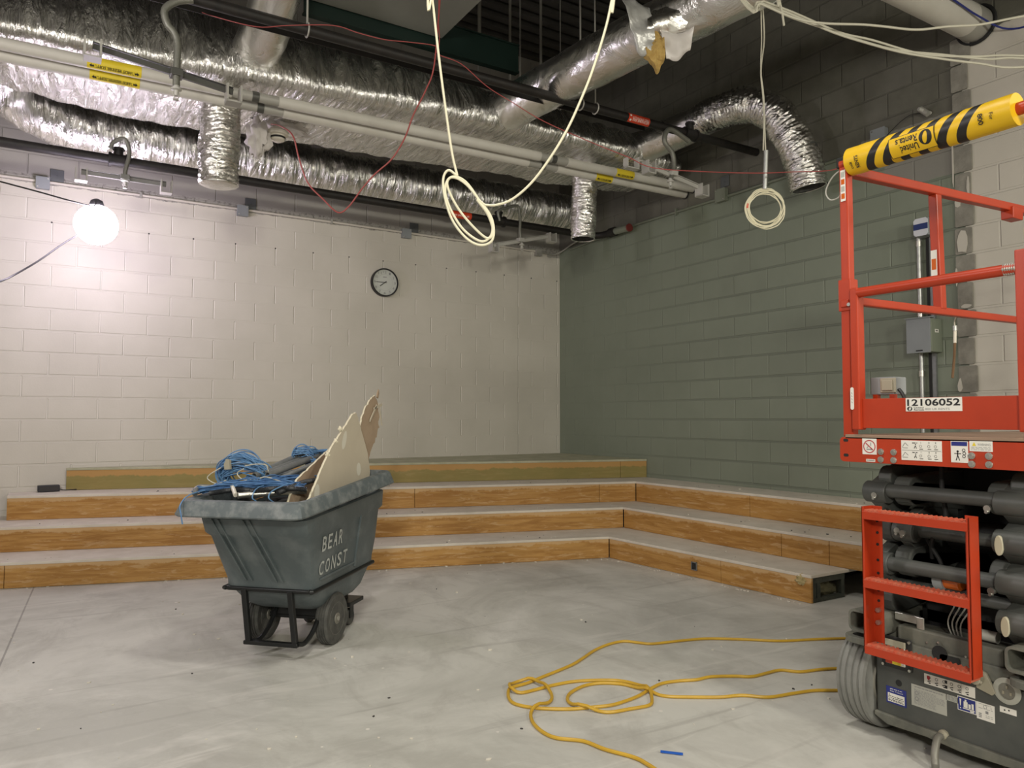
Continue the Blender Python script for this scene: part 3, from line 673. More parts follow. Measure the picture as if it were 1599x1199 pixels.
foil_tube('round_duct', 'long round foil duct low along the back wall behind the black pipe', [(-6.3,-1.25,4.10),(-6.17,-1.02,3.99),(-5.98,-0.80,3.88),(-5.68,-0.65,3.81),(-5.3,-0.60,3.79),(-4.2,-.60,3.79),(-2.5,-.60,3.79),(-1.2,-.60,3.79),(-0.25,-.60,3.79)], 0.215, 0.020, 9.0, 8, 40, 'foil')
rtH, _ = foil_tube('branch_duct', 'round silver branch duct with torn insulation rising toward upper right', [(-2.37,-2.35,3.95),(-2.35,-2.7,3.955),(-2.27,-3.4,3.965),(-2.17,-4.1,3.98),(-2.08,-4.6,3.99),(-1.99,-5.1,4.01),(-1.92,-5.6,4.03)], 0.183, 0.007, 4.0, 8, 36)
foil_tube('takeoff_duct', 'short pale round duct rising from the main duct out of the top edge', [(-4.45,-2.15,3.98),(-4.45,-2.45,4.03),(-4.43,-2.62,4.10),(-4.43,-2.9,4.25),(-4.44,-3.3,4.47),(-4.45,-3.8,4.75)], 0.168, 0.010, 5.0, 8, 36)
foil_tube('elbow_duct', 'round foil duct ending in a drooping flexible elbow over the green wall', [(-0.85,-2.2,3.93),(-0.78,-2.45,3.94),(-0.70,-2.8,3.97),(-0.62,-3.2,4.02)], 0.155, 0.010, 6.0, 8, 36)
foil_tube('flex_duct', 'drooping open flexible duct elbow hanging in front of the green wall', [(-0.64,-3.1,4.005),(-0.60,-3.35,4.03),(-0.53,-3.62,4.02),(-0.46,-3.84,3.88),(-0.39,-3.98,3.62),(-0.33,-4.04,3.38),(-0.30,-4.06,3.20)], 0.148, 0.012, 9.0, 12, 48, 'foil_flex', 0.014)
foil_tube('flex_duct', 'flexible foil duct hanging straight down, to the right of the glowing lamp', [(-4.645,-2.08,3.80),(-4.65,-2.09,3.6),(-4.655,-2.10,3.3),(-4.655,-2.10,3.035)], 0.142, 0.012, 9.0, 10, 56, 'foil_flex', 0.013, True)
foil_tube('flex_duct', 'open flexible duct hanging straight down by the corner of the white and green walls', [(-1.205,-2.15,3.80),(-1.21,-2.15,3.6),(-1.225,-2.15,3.3),(-1.235,-2.15,3.04)], 0.122, 0.010, 9.0, 10, 48, 'foil_flex', 0.012)
# torn wrap on the branch duct
def sheet(mb, top, bot, n=14, m=12, amp=0.03, th=0.008, dv=(-.55,-.8,.1), f=9.0, sd=0):
    T_ = smooth(top, n//(len(top)-1)); B2 = smooth(bot, n//(len(bot)-1)); dv = V(dv).normalized()
    lay = []
    for off in (0, th):
        g = []
        for j in range(m+1):
            for a, b in zip(T_, B2):
                t = j/m; p = a.lerp(b, t)
                q = p*f + V((sd, 0, 0))
                p = p + dv*(noise.noise(q)*amp + noise.noise(q*2.4)*amp*0.5 + 0.05*math.sin(PI*t)) + V((0,0,1))*noise.noise(q*1.7+V((5,5,5)))*amp*0.8*(1 if 0 < j else 0)
                g.append(p - dv*off)
        lay.append(g)
    w = len(T_); N_ = w*(m+1); fs = []
    for L_ in (0, 1):
        for j in range(m):
            for i in range(w-1): fs.append((L_*N_+j*w+i, L_*N_+j*w+i+1, L_*N_+(j+1)*w+i+1, L_*N_+(j+1)*w+i))
    bd = [i for i in range(w)] + [j*w+w-1 for j in range(1, m+1)] + [m*w+i for i in range(w-2, -1, -1)] + [j*w for j in range(m-1, 0, -1)]
    for a, b in zip(bd, bd[1:] + bd[:1]): fs.append((a, b, N_+b, N_+a))
    mb.add(lay[0] + lay[1], fs)
for nm, mt, sd in (('flapL', 'grey_flap', 1), ('flapM', 'foil_round', 3), ('flapR', 'plastic_bag', 2)):
    q = MB(); sheet(q, D[nm+'_t'], D[nm+'_b'], sd=sd); o = q.build('torn_flap', M[mt], rtH, angle=60)
    if mt == 'plastic_bag': o['label'] = 'cloudy white torn jacket'
q = MB(); sheet(q, D['ins_t'], D['ins_b'], sd=8, amp=0.05, th=0.05, f=14); q.build('insulation', M['insul'], rtH, angle=60)['label'] = 'exposed tan insulation'

def curved(o, ax, r, up):
    """surface of a pipe along ax: x runs along it, y round it starting from direction up"""
    o, ax, up = V(o), V(ax).normalized(), V(up).normalized(); sd = ax.cross(up)
    return lambda x, y: o + ax*x + (up*math.cos(y/r) + sd*math.sin(y/r))*r
def patch(mb, box, fn, nx=8, ny=12):
    x0, x1, y0, y1 = box
    g = [fn(x0 + (x1-x0)*i/nx, y0 + (y1-y0)*j/ny) for i in range(nx+1) for j in range(ny+1)]
    mb.add(g, [(i*(ny+1)+j, (i+1)*(ny+1)+j, (i+1)*(ny+1)+j+1, i*(ny+1)+j+1) for i in range(nx) for j in range(ny)])
def arrow(mb, x, y, s, dr, fn):
    poly_on(mb, [(x, y-.18*s), (x, y+.18*s), (x+dr*.55*s, y+.18*s), (x+dr*.55*s, y+.5*s), (x+dr*1.1*s, y), (x+dr*.55*s, y-.5*s), (x+dr*.55*s, y-.18*s)], fn)
# hot water pipes
PIP = [((-8.2, -2.275, 3.668), (-0.006, -2.44, 3.668), 0.042, 'front one of the twin white water pipes crossing under the foil duct', 'SUPPLY'),
       ((-8.2, -2.175, 3.634), (-0.006, -2.325, 3.634), 0.042, 'rear one of the twin white water pipes crossing under the foil duct', 'SUPPLY')]
for k, (a, b, r, lab, tx) in enumerate(PIP):
    a, b = V(a), V(b); d = (b-a).normalized()
    rt = thing('water_pipe', lab, 'pipe', tuple((a+b)/2 - V((0,0,r))), 0, 'twin white water pipes')
    def at(x): return a + d*((x-a.x)/d.x)
    gaps = [(-4.62, -4.28), (-1.92, -1.62)] if k == 0 else [(-4.56, -4.22), (-1.98, -1.66)]
    xs = [a.x] + [g for q in gaps for g in q] + [b.x]
    for i in range(0, len(xs), 2):
        MB().cyl(at(xs[i]), at(xs[i+1]), r, 20).build('jacket', M['vinyl'], rt)
    for g in gaps:
        MB().cyl(at(g[0]-.01), at(g[1]+.01), r*0.86, 20).build('saddle', M['galv_dull'], rt)
        mid = (g[0]+g[1])/2
        MB().cyl(at(mid-.025), at(mid+.025), r*0.92, 20).build('strap', M['bracket_dark'], rt)
    MB().lathe([(r*1.18, 0), (r*1.22, 0.01), (r*1.0, 0.012), (r*1.0, 0)], b - d*0.012, d, 20, caps=False).build('wall_ring', M['dark'], rt)
    for (x0, x1) in ((-5.55 + .02*k, -5.22), (-1.05 - .16*k, -0.83 - .18*k)):
        fn = curved(at(x0), d, r+0.0012, (0, -1, -0.35)); w = x1-x0
        lb = MB(); patch(lb, (0, w, -0.05, 0.05), fn); o = lb.build('pipe_label', M['yellow_label'], rt)
        fi = curved(at(x0), d, r+0.0022, (0, -1, -0.35)); tm = MB()
        # the near line reads upright, the other is turned over
        flip = lambda x, y: fi(w-x, -y)
        text_on(tm, 'HOT WATER SUPPLY', (0.065, w-0.03, 0.004, 0.026), lambda x, y: fi(x, -y+0.036))
        arrow(tm, 0.042, 0.02, 0.026, -1, lambda x, y: fi(x, y))
        text_on(tm, 'HOT WATER SUPPLY', (0.065, w-0.03, 0.010, 0.032), lambda x, y: flip(x, -y+0.000))
        arrow(tm, 0.042, -0.02, 0.026, -1, flip)
        tm.build('lettering', M['ink'], o)
# black sprinkler pipes
def steel_pipe(name, lab, a, b, r, tees, grp='black sprinkler pipes'):
    a, b = V(a), V(b); d = (b-a).normalized(); rt = thing(name, lab, 'pipe', tuple((a+b)/2), 0, grp)
    MB().cyl(a, b, r, 18).build('pipe_run', M['black_pipe'], rt)
    for x, up in tees:
        p = a + d*((x-a.x)/d.x); q = MB(); up = V(up)
        q.cyl(p-d*0.065, p+d*0.065, r*1.32, 16); q.cyl(p-d*0.075, p-d*0.055, r*1.55, 12); q.cyl(p+d*0.055, p+d*0.075, r*1.55, 12); q.cyl(p, p+up*0.10, r*0.95, 12); q.cyl(p+up*.085, p+up*.105, r*1.2, 8)
        q.build('tee_fitting', M['black_pipe'], rt)
    return rt, a, d
rtA, aA, dA = steel_pipe('sprinkler_pipe', 'long black sprinkler pipe low along the back wall', (-8.2,-.95,3.45), (-0.30,-.95,3.45), 0.040, [(-5.26,(0,0,1)), (-1.50,(0,0,1))])
q = MB(); q.tube(smooth([(-0.32,-.95,3.45),(-0.2,-.97,3.45),(-0.12,-1.05,3.45),(-0.10,-1.2,3.45)], 6), 0.040, 14); q.cyl((-.10,-1.18,3.45),(-.10,-1.28,3.45),.055,14)
q.build('elbow_fitting', M['black_pipe'], rtA)
MB().cyl((-.10,-1.25,3.45),(-.10,-1.52,3.44),.040,14).build('end_pipe', M['conduit_green'], rtA)
MB().cyl((-.10,-1.515,3.44),(-.10,-1.535,3.44),.046,10).build('end_cap', M['dull_red'], rtA)
fn = curved((-2.12,-.95,3.45), (1,0,0), 0.0415, (0,-1,-.3)); q = MB(); patch(q, (0,.26,-.045,.045), fn); o = q.build('pipe_band', M['red_label'], rtA)
fn2 = curved((-2.12,-.95,3.45), (1,0,0), 0.0425, (0,-1,-.3)); q = MB(); text_on(q, 'FIRE SPRINKLER', (.03,.23,.004,.024), lambda x, y: fn2(x, -y+.02)); q.build('lettering', M['paper'], o)
rtJ, aJ, dJ = steel_pipe('sprinkler_pipe', 'black sprinkler pipe with a red band crossing in front of the foil ducts', (-8.2,-3.27,3.80), (-0.006,-3.27,3.80), 0.036, [(-0.88,(0,0,1))])
fn = curved((-1.62,-3.27,3.80), (1,0,0), 0.0375, (0,-1,-.3)); q = MB(); patch(q, (0,.235,-.046,.046), fn); o = q.build('pipe_band', M['red_label'], rtJ)
fn2 = curved((-1.62,-3.27,3.80), (1,0,0), 0.0385, (0,-1,-.3)); q = MB()
text_on(q, 'FIRE SPRINKLER', (.045,.225,-.022,-.002), lambda x, y: fn2(x, -y+.002)); text_on(q, 'FIRE SPRINKLER', (.045,.225,-.022,-.002), lambda x, y: fn2(.235-x+.03, y+.006))
for s in (-1, 1): ring_on(q, (.022, .02*s), .0, .010, fn2)
q.build('lettering', M['paper'], o)
for k, x in enumerate((-4.33, -2.1, -1.95)):
    hg = thing('pipe_hanger', ('first', 'second', 'third')[k] + ' strap hanger from the left on the front black sprinkler pipe', 'hanger', (x, -3.27, 3.8), 0, 'hangers on the front sprinkler pipe')
    MB().tube([(x, -3.27+0.044*math.cos(a), 3.80+0.044*math.sin(a)) for a in [2*PI*i/20 for i in range(20)]], 0.006, 6, closed=True).build('loop', M['galv_dull'], hg)
    MB().cyl((x,-3.27,3.84),(x,-3.27,6.0),0.007,8).build('rod', M['galv_dull'], hg)
o = MB(); o.box(-8.2,-1.3,-3.14,-3.09,3.84,3.845); o.box(-8.2,-1.3,-3.14,-3.135,3.79,3.84)
tag(o.build('angle_iron', M['black_pipe'], smooth=False), 'dark steel angle iron running just behind the front sprinkler pipe', 'angle iron')
# white insulated pipe going through the side wall
rt = thing('insulated_pipe', 'fat white insulated pipe entering the side wall, upper right', 'pipe', (-1.0,-5.28,4.0))
MB().cyl((-4.2,-5.28,4.13),(-0.16,-5.28,4.13),0.118,28).build('jacket', M['vinyl'], rt)
MB().cyl((-0.16,-5.28,4.13),(-0.006,-5.28,4.13),0.120,28).build('end_sleeve', M['galv_dull'], rt)
MB().tube([(-0.012,-5.28+.135*math.cos(a),4.13+.135*math.sin(a)) for a in [2*PI*i/32 for i in range(32)]],0.012,6,closed=True).build('wall_ring', M['dark'], rt)
MB().tube(smooth([(-4.2,-5.40,4.19),(-2.6,-5.41,4.14),(-1.6,-5.405,4.11),(-0.7,-5.41,4.10),(-0.25,-5.412,4.07),(-0.02,-5.5,4.0),(-0.012,-5.75,3.96),(-.012,-6.3,3.93)],6),0.007,6).build('blue_wire', M['ink_blue'], rt)
# sprinkler drops with brackets
DROPS = [('drop1','bar1','bracket_dark','grey sprinkler hose and dark bar bracket in front of the yellow pipe label',-3.3),
         ('drop2','bar2','bracket_mid','sprinkler drop and steel bar bracket just above the glowing lamp',-1.05),
         ('drop3','bar3','bracket_white','sprinkler drop and pale bar bracket by the corner of the white and green walls',-1.0),
         ('drop4','bar4','bracket_white','grey sprinkler hose and white bar bracket over the green wall end of the pipes',-3.3)]
for dn, bn, bm_, lab, y in DROPS:
    pts = D[dn]; e = V(pts[-1])
    rt = thing('sprinkler_drop', lab, 'sprinkler', tuple(e - V((0,0,.03))), 0, 'sprinkler drops under the ducts')
    MB().tube(smooth(pts[:-1] + [tuple(e+V((0,0,.06)))], 6), 0.021 if y < -2 else 0.017, 12).build('hose', M['grey_hose'], rt)
    hd = MB(); hd.lathe([(.016,.07),(.018,.05),(.030,.045),(.030,.035),(.014,.03),(.012,.0)], e, (0,0,1), 14)
    for s in (-1, 1): hd.tube([e+V((.014*s,0,.03)), e+V((.02*s,0,.01)), e+V((.004*s,0,-.022))], .003, 6)
    hd.cyl(e+V((0,0,-.026)), e+V((0,0,-.022)), .016, 12); hd.build('sprinkler_head', M['bracket_white'], rt)
    a, b = V(D[bn][0]), V(D[bn][1]); off = V((0,.028,0))
    br = MB(); br.bar(a+off, b+off, .022, .034); br.bar(a+off+V((0,0,.024)), b+off+V((0,0,.024)), .03, .006); br.build('bracket_bar', M[bm_], rt, bevel=.002)
    hosep = min(smooth(pts, 6), key=lambda p: abs(p.z - (a.z + (b.z-a.z)*(p.x-a.x)/(b.x-a.x))))
    MB().box(hosep.x-.035, hosep.x+.035, y-.03, y+.05, hosep.z-.022, hosep.z+.022).build('clamp', M[bm_], rt, smooth=False, bevel=.004)
    for p in (a, b):
        c_ = MB(); c_.box(p.x-.045, p.x-.035, y-.03, y+.06, p.z-.075, p.z+.03); c_.box(p.x+.035, p.x+.045, y-.03, y+.06, p.z-.075, p.z+.03); c_.box(p.x-.045, p.x+.045, y-.03, y+.06, p.z-.08, p.z-.072)
        c_.build('end_clip', M['galv_dull' if bm_ != 'bracket_white' else bm_], rt, smooth=False)
c_ = MB(); a = V(D['clip4'][0]); c_.box(a.x-.05,a.x-.042,-3.32,-3.26,3.36,3.44); c_.box(a.x+.07,a.x+.078,-3.32,-3.26,3.36,3.46); c_.box(a.x-.05,a.x+.078,-3.32,-3.26,3.355,3.363); c_.box(a.x-.05,a.x+.078,-3.27,-3.262,3.36,3.375)
c_.bar((a.x+.07,-3.262,3.455),(D['bar4'][0][0],-3.262,3.46),.006,.012)
tag(c_.build('bracket_hook', M['bracket_white'], smooth=False), 'loose white U shaped bracket hook in front of the right hand yellow pipe labels', 'bracket')
# smoke detector in a bag
rt = thing('smoke_detector', 'white smoke detector wrapped in a cloudy plastic bag under the duct', 'detector', (-4.14,-1.72,3.60))
MB().lathe([(.0,-.085),(.03,-.083),(.055,-.07),(.062,-.045),(.062,-.03),(.085,-.025),(.088,.0),(.06,.03)], (-4.13,-1.75,3.66), (0,0,1), 28).build('detector_body', M['white_plastic'], rt)
MB().lathe([(.0635,-.058),(.064,-.05),(.0635,-.042)], (-4.13,-1.75,3.66), (0,0,1), 28, caps=False).build('vent_ring', M['dark'], rt)
bag = MB(); bag.sphere((-4.29,-1.76,3.57), .14, 24, 16, (.8,.55,1.35), lambda q: .8+.5*noise.noise(q*2.4)+.2*noise.noise(q*6)); bag.sphere((-4.02,-1.75,3.70), .125, 24, 16, (1.35,.6,.62), lambda q: .8+.5*noise.noise(q*2.9+V((4,0,0)))+.2*noise.noise(q*7))
bag.sphere((-4.16,-1.70,3.735), .07, 16, 10, (1.3,.6,.5), lambda q: .85+.4*noise.noise(q*3))
bag.build('plastic_bag', M['plastic_bag'], rt, angle=70)
MB().tube(smooth([(-4.3,-1.72,3.74),(-4.45,-1.73,3.77),(-4.62,-1.75,3.78)],5), .005, 6).build('bag_wire', M['black_cord'], rt)
# ================================================================== WALL THINGS
rt = thing('conduit', 'pale conduit run along the top of the white painted back wall', 'conduit', (-4, -.02, 3.39))
MB().tube([(-8.5,-.016,3.428),(-6,-.016,3.43),(-3,-.016,3.43),(-.38,-.016,3.42)], .013, 10).build('tube', M['conduit_white'], rt)
for x in (-7.2,-5.0,-3.1,-1.3):
    MB().box(x-.012,x+.012,-.032,-.002,3.405,3.455).build('strap', M['galv_dull'], rt, smooth=False)
rt = thing('conduit', 'dark conduit run along the top of the green painted wall', 'conduit', (-.02, -2.6, 3.46))
MB().tube([(-.016,-.25,3.44),(-.016,-1.6,3.483),(-.016,-2.85,3.465),(-.016,-4.4,3.47)], .014, 10).build('tube', M['conduit_green'], rt)
for y in (-1.0,-2.2,-3.4): MB().box(-.034,-.002,y-.012,y+.012,3.44,3.51).build('strap', M['conduit_green'], rt, smooth=False)
def jbox(c, s, axis, lab, mat='box_grey', grp='junction boxes along the wall conduits'):
    x, y, z = c; rt = thing('junction_box', lab, 'junction box', (x, y, z-s/2), 0, grp)
    b = MB(); cv = MB(); sc_ = MB()
    if axis == 'y':
        b.box(x-s/2,x+s/2,-.055,-.002,z-s/2,z+s/2); cv.box(x-s/2-.003,x+s/2+.003,-.060,-.055,z-s/2-.003,z+s/2+.003)
        for i in (-1,1): sc_.cyl((x+i*s*.38,-.064,z+i*s*.38),(x+i*s*.38,-.058,z+i*s*.38),.006,8)
    else:
        b.box(-.055,-.002,y-s/2,y+s/2,z-s/2,z+s/2); cv.box(-.060,-.055,y-s/2-.003,y+s/2+.003,z-s/2-.003,z+s/2+.003)
        for i in (-1,1): sc_.cyl((-.064,y+i*s*.38,z+i*s*.38),(-.058,y+i*s*.38,z+i*s*.38),.006,8)
    b.build('body', M[mat], rt, smooth=False, bevel=.003); cv.build('cover', M[mat], rt, smooth=False, bevel=.002); sc_.build('screw', M['steel'], rt)
jbox((-5.81,0,3.41), .105, 'y', 'grey junction box on the back wall, above and left of the glowing lamp')
jbox((-4.05,0,3.41), .105, 'y', 'grey junction box on the back wall below the hanging flexible duct')
jbox((-2.21,0,3.41), .105, 'y', 'grey junction box on the back wall, right above the clock')
jbox((-0.36,0,3.40), .085, 'y', 'small pale junction box on the back wall nearest the room corner', 'galv_dull')
jbox((0,-2.85,3.485), .125, 'x', 'dark green painted junction box on the side wall conduit', 'conduit_green')
jbox((0,-4.53,3.54), .12, 'x', 'blue grey junction box on the side wall behind the yellow wrap', 'box_grey')
for x, z in ((-5.86, 3.515), (-3.99, 3.505), (-2.15, 3.50)):
    pass
for (x, z, lab) in ((-5.70, 3.505, 'dark cover plate above the junction box nearest the lamp'), (-3.965, 3.505, 'dark cover plate above the junction box under the flexible duct'), (-2.10, 3.50, 'dark cover plate above the junction box over the clock')):
    o = MB(); o.box(x-.055,x+.055,-.012,-.002,z-.055,z+.055); o.cyl((x,-.016,z),(x,-.011,z),.006,8)
    tag(o.build('cover_plate', M['box_dark'], smooth=False, bevel=.002), lab, 'cover plate', 'cover plates over the junction boxes')
o = MB(); o.box(-.012,-.002,-2.93,-2.82,3.57,3.68); o.cyl((-.016,-2.875,3.62),(-.011,-2.875,3.62),.006,8)
tag(o.build('cover_plate', M['box_dark'], smooth=False, bevel=.002), 'dark cover plate above the green painted junction box', 'cover plate', 'cover plates over the junction boxes')
rt = thing('valve_stub', 'small pale pipe stub sticking out of the side wall above the yellow wrap', 'pipe stub', (-.05,-4.93,3.58))
MB().cyl((-.002,-4.93,3.60),(-.11,-4.90,3.62),.014,10).build('stub', M['bracket_white'], rt)
MB().cyl((-.06,-4.945,3.575),(-.06,-4.885,3.635),.022,10).build('collar', M['galv_dull'], rt)
MB().tube(smooth([(-.04,-4.93,3.6),(-.03,-4.75,3.62),(-.02,-4.5,3.47),(-.012,-4.35,3.35)],6),.003,5).build('wire', M['black_cord'], rt)
# thin pale tube in the corner
o = MB(); o.tube(smooth([(-.55,-.03,3.43),(-.40,-.03,3.44),(-.25,-.03,3.41),(-.10,-.03,3.41),(-.03,-.12,3.45),(-.03,-.35,3.50),(-.03,-.6,3.52)],6),.010,8)
tag(o.build('flexible_conduit', M['galv_dull']), 'thin pale flexible conduit bending around the top of the room corner', 'conduit')
# clock
rt = thing('wall_clock', 'round black rimmed wall clock on the white block wall', 'clock', (-2.473,-.002,2.645)); cx, cz, R = -2.473, 2.811, .163
MB().lathe([(R*.90,.0),(R,.004),(R,.045),(R*.985,.052),(R*.91,.052),(R*.90,.040),(R*.915,.03)], (cx,-.002,cz), (0,-1,0), 48).build('rim', simple('black clock rim',(.012,.011,.013),.35), rt)
MB().lathe([(R*.918,.030),(R*.918,.033)], (cx,-.002,cz), (0,-1,0), 48).build('dial', M['clock_face'], rt)
fn = flat((cx,-.0365,cz),(1,0,0),(0,0,1),(0,-1,0)); q = MB()
for h in range(1, 13):
    a = PI/2 - h*PI/6; x, y = R*.74*math.cos(a), R*.74*math.sin(a); w = .011 if h < 10 else .019
    text_on(q, str(h), (x-w, x+w, y-.014, y+.014), fn)
ring_on(q, (0,0), R*.575, R*.582, fn, 60)
for m_ in range(60):
    a = m_*PI/30; line_on(q, (R*.87*math.cos(a),R*.87*math.sin(a)), (R*.905*math.cos(a),R*.905*math.sin(a)), .0016, fn)
q.box(cx-.022,cx+.022,-.0368,-.0364,cz+.058,cz+.066)
q.build('numerals', M['ink_grey'], rt)
for nm, ang, L_, w in (('minute_hand', 180, .105, .006), ('hour_hand', 217, .075, .008)):
    a = math.radians(ang); f2 = flat((cx,-.040,cz),(1,0,0),(0,0,1),(0,-1,0)); q = MB()
    d = V((math.cos(a), 0, math.sin(a))); q.bar(V((cx,-.040,cz))-d*.025, V((cx,-.040,cz))+d*L_, w, .0015, (0,-1,0)); q.build(nm, M['ink'], rt, smooth=False)
MB().lathe([(R*.92,.0475),(R*.92,.0485)], (cx,-.002,cz), (0,-1,0), 48)
# electrical gear on the side wall
rt = thing('conduit_run', 'vertical steel conduit on the green wall joining the striped box and the grey enclosure', 'conduit', (-.03,-4.84,1.15))
MB().tube([(-.04,-4.835,2.66),(-.04,-4.835,1.15)], .0165, 12).build('tube', M['galv'], rt)
MB().box(-.024,-.002,-4.935,-4.90,1.15,2.66).build('strut_channel', M['emt'], rt, smooth=False)
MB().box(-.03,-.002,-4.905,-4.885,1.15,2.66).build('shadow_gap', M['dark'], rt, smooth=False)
for z in (1.60, 2.06, 2.60): MB().cyl((-.04,-4.835,z-.022),(-.04,-4.835,z+.022),.022,10).build('coupling', M['steel'], rt)
rt = thing('alarm_box', 'small wall box with a blue and white striped plate on top of the conduit', 'wall box', (-.06,-4.90,2.62))
MB().box(-.118,-.002,-4.955,-4.845,2.64,2.775).build('body', M['box_grey'], rt, smooth=False, bevel=.004)
y0, y1, z0, z1 = -4.955, -4.845, 2.64, 2.775
pl = MB(); pl.prism([(y0+.016,z0),(y1-.016,z0),(y1,z0+.016),(y1,z1-.016),(y1-.016,z1),(y0+.016,z1),(y0,z1-.016),(y0,z0+.016)], (-.1185,0,0),(0,1,0),(0,0,1),(-1,0,0),.004)
p = pl.build('striped_plate', simple('pale plate',(.66,.68,.74),.4), rt, smooth=False)
MB().box(-.1232,-.1226,y0,y1,2.688,2.733).build('blue_band', M['blue_plate'], p, smooth=False)
rt = thing('disconnect_box', 'grey electrical enclosure on the green wall beside the bare block strip', 'enclosure', (-.07,-4.86,1.745))
MB().box(-.145,-.002,-4.975,-4.79,1.755,2.005).build('body', M['box_olive'], rt, smooth=False, bevel=.004)
MB().box(-.152,-.1455,-4.97,-4.785,1.75,2.01).build('cover', M['box_grey'], rt, smooth=False, bevel=.003)
MB().box(-.155,-.1525,-4.91,-4.86,1.762,1.772).build('latch', M['ink'], rt, smooth=False)
MB().box(-.16,-.10,-4.98,-4.78,2.01,2.018).build('rain_lip', M['box_grey'], rt, smooth=False)
q = MB(); q.box(-.10,-.05,-4.9765,-4.9755,1.90,1.925); lb = q.build('rating_label', M['paper'], rt, smooth=False)
q = MB(); fn = flat((-.095,-4.977,1.903),(1,0,0),(0,0,1),(0,-1,0)); [rect_on(q, (.006+.009*k,.012+.009*k,.006,.016), fn) for k in range(3)]; q.build('lettering', M['ink'], lb)
# black power brick on the third step
rt = thing('power_brick', 'small black power brick lying on the left end of the third step', 'power adapter', (-5.70,-.10,.60), .06)
MB().box(-.085,.085,-.045,.045,.001,.058).build('case', simple('black plastic',(.018,.018,.024),.4), rt, local=True, smooth=False, bevel=.006)
MB().box(-.07,.07,-.0458,-.0452,.012,.046).build('face_panel', M['rubble_dark'], rt, local=True, smooth=False)
MB().tube(smooth([(.08,0,.02),(.12,.0,.008),(.17,-.01,.008),(.22,.01,.008)],5),.004,6).build('lead', M['black_cord'], rt, local=True)

# ================================================================== LAMP AND CABLES
LP = V((-5.415,-1.0,2.865))
rt = thing('work_lamp', 'glowing temporary work lamp hanging in front of the white back wall', 'lamp', tuple(LP-V((0,0,.14))))
MB().sphere(LP, .165, 28, 18).build('globe', M['glow'], rt)
MB().lathe([(.05,.15),(.055,.17),(.045,.20),(.02,.215)], LP, (0,0,1), 20).build('socket', M['ink'], rt)
ca = [V((-10.4,-2.6,3.35)), V((-8.4,-2.0,3.12))] + [V(p) for p in D['lamp_cord_a'][:-1]] + [LP + V((0,0,.21))]
MB().tube(smooth(ca, 6), .006, 6).build('feed_cord', M['black_cord'], rt)
cb = [V(p) for p in D['lamp_cord_b']]; cb[0] = LP + V((-.05,-.10,-.02)); cb += [V((-6.6,-4.0,1.35)), V((-6.9,-4.8,.45)), V((-7.1,-5.3,.03)), V((-7.5,-5.9,.008))]
MB().tube(smooth(cb, 6), .006, 6).build('tail_cord', M['black_cord'], rt)
rt = thing('hanging_cable', 'cream cable looping down from the ceiling with a long oval coil at its bottom', 'cable', tuple(D['loop_coil'][6]))
dn = [V(p) for p in D['loop_down']]; up = [V(p) for p in D['loop_up']]
top1 = dn[0] + V((.05,.0,2.6)); top2 = up[-1] + V((.2,-.2,2.6))
MB().tube(smooth([top1] + dn, 8), .006, 8).build('down_run', M['cable_cream'], rt)
MB().tube(smooth(D['loop_coil'], 7), .006, 8).build('coil', M['cable_cream'], rt)
MB().tube(smooth(up + [top2], 8), .006, 8).build('up_run', M['cable_cream'], rt)
cc = V(D['coil2_c'][0]); rt = thing('cable_coil', 'round hank of thin cream cable hanging against the green wall', 'cable', tuple(cc - V((0,0,.14))))
rg = random.Random(5); fwd = V((.5246,.8514,0)); rgt = V((.8514,-.5246,0))
pts = []
for k in range(9*26):
    a = 2*PI*k/26; lp = k/26; rr = .112 + .010*math.sin(lp*2.7) + .004*rg.random()
    pts.append(cc + rgt*(rr*math.cos(a)*(1+.02*math.sin(lp*5)) + .008*math.sin(lp*1.9)) + V((0,0,1))*(rr*math.sin(a) - .012*math.sin(lp*1.3)) + fwd*(.006*math.sin(lp*4.1)))
MB().tube(smooth(pts, 2), .0038, 6).build('hank', M['cable_cream'], rt)
d2 = [V(p) for p in D['coil2_drop']]
MB().tube(smooth([d2[0]+V((0,0,1.8))] + d2, 6), .005, 6).build('hanging_line', M['cable_white'], rt)
MB().tube(smooth([p + rgt*(.012*math.sin(i*1.7)-.006) for i, p in enumerate([d2[0]+V((0,0,1.8))] + d2)], 6), .004, 6).build('hanging_line', M['cable_white'], rt)
MB().tube([V(D['coil2_tie'][0]), V(D['coil2_tie'][1])], .014, 10).build('wrapped_neck', M['galv'], rt)
MB().cyl(cc + rgt*(-.118) + V((0,0,.0)), cc + rgt*(-.112) + V((0,0,.03)), .008, 8).build('red_tag', M['red_label'], rt)
names = ['middle of the three lower strands', 'lowest strand', 'single strand rising to the right', 'highest of the three lower strands']
for k, nm in enumerate(('bund_a','bund_b','bund_c','bund_d')):
    p = [V(q) for q in D[nm]]
    p = [p[0] + (p[0]-p[1])*6 + V((0,0,.9))] + p + [p[-1] + (p[-1]-p[-2])*2]
    tag(MB().tube(smooth(p, 6), .0065, 7).build('loose_cable', M['cable_white']), 'offwhite cable of the bundle at the upper right, ' + names[k], 'cable', 'offwhite cables strung across the upper right')
p = [V(q) for q in D['stub']]
tag(MB().tube(smooth([p[0]+V((0,0,1.6))]+p, 6), .006, 7).build('cable_end', M['cable_white']), 'short cut cable end dangling beside the offwhite cable bundle', 'cable')
ra = [V(q) for q in D['red_a']]
ra = [V((-4.22,-1.9,3.66))] + [ra[0]+V((.0,.3,.16))] + ra + [ra[-1] + V((.03,-.02,.45))]
tag(MB().tube(smooth(ra, 6), .0048, 6).build('red_wire', M['red_wire']), 'red wire sagging in a deep V from the bagged smoke detector', 'wire')
rb = [V(q) for q in D['red_b']]
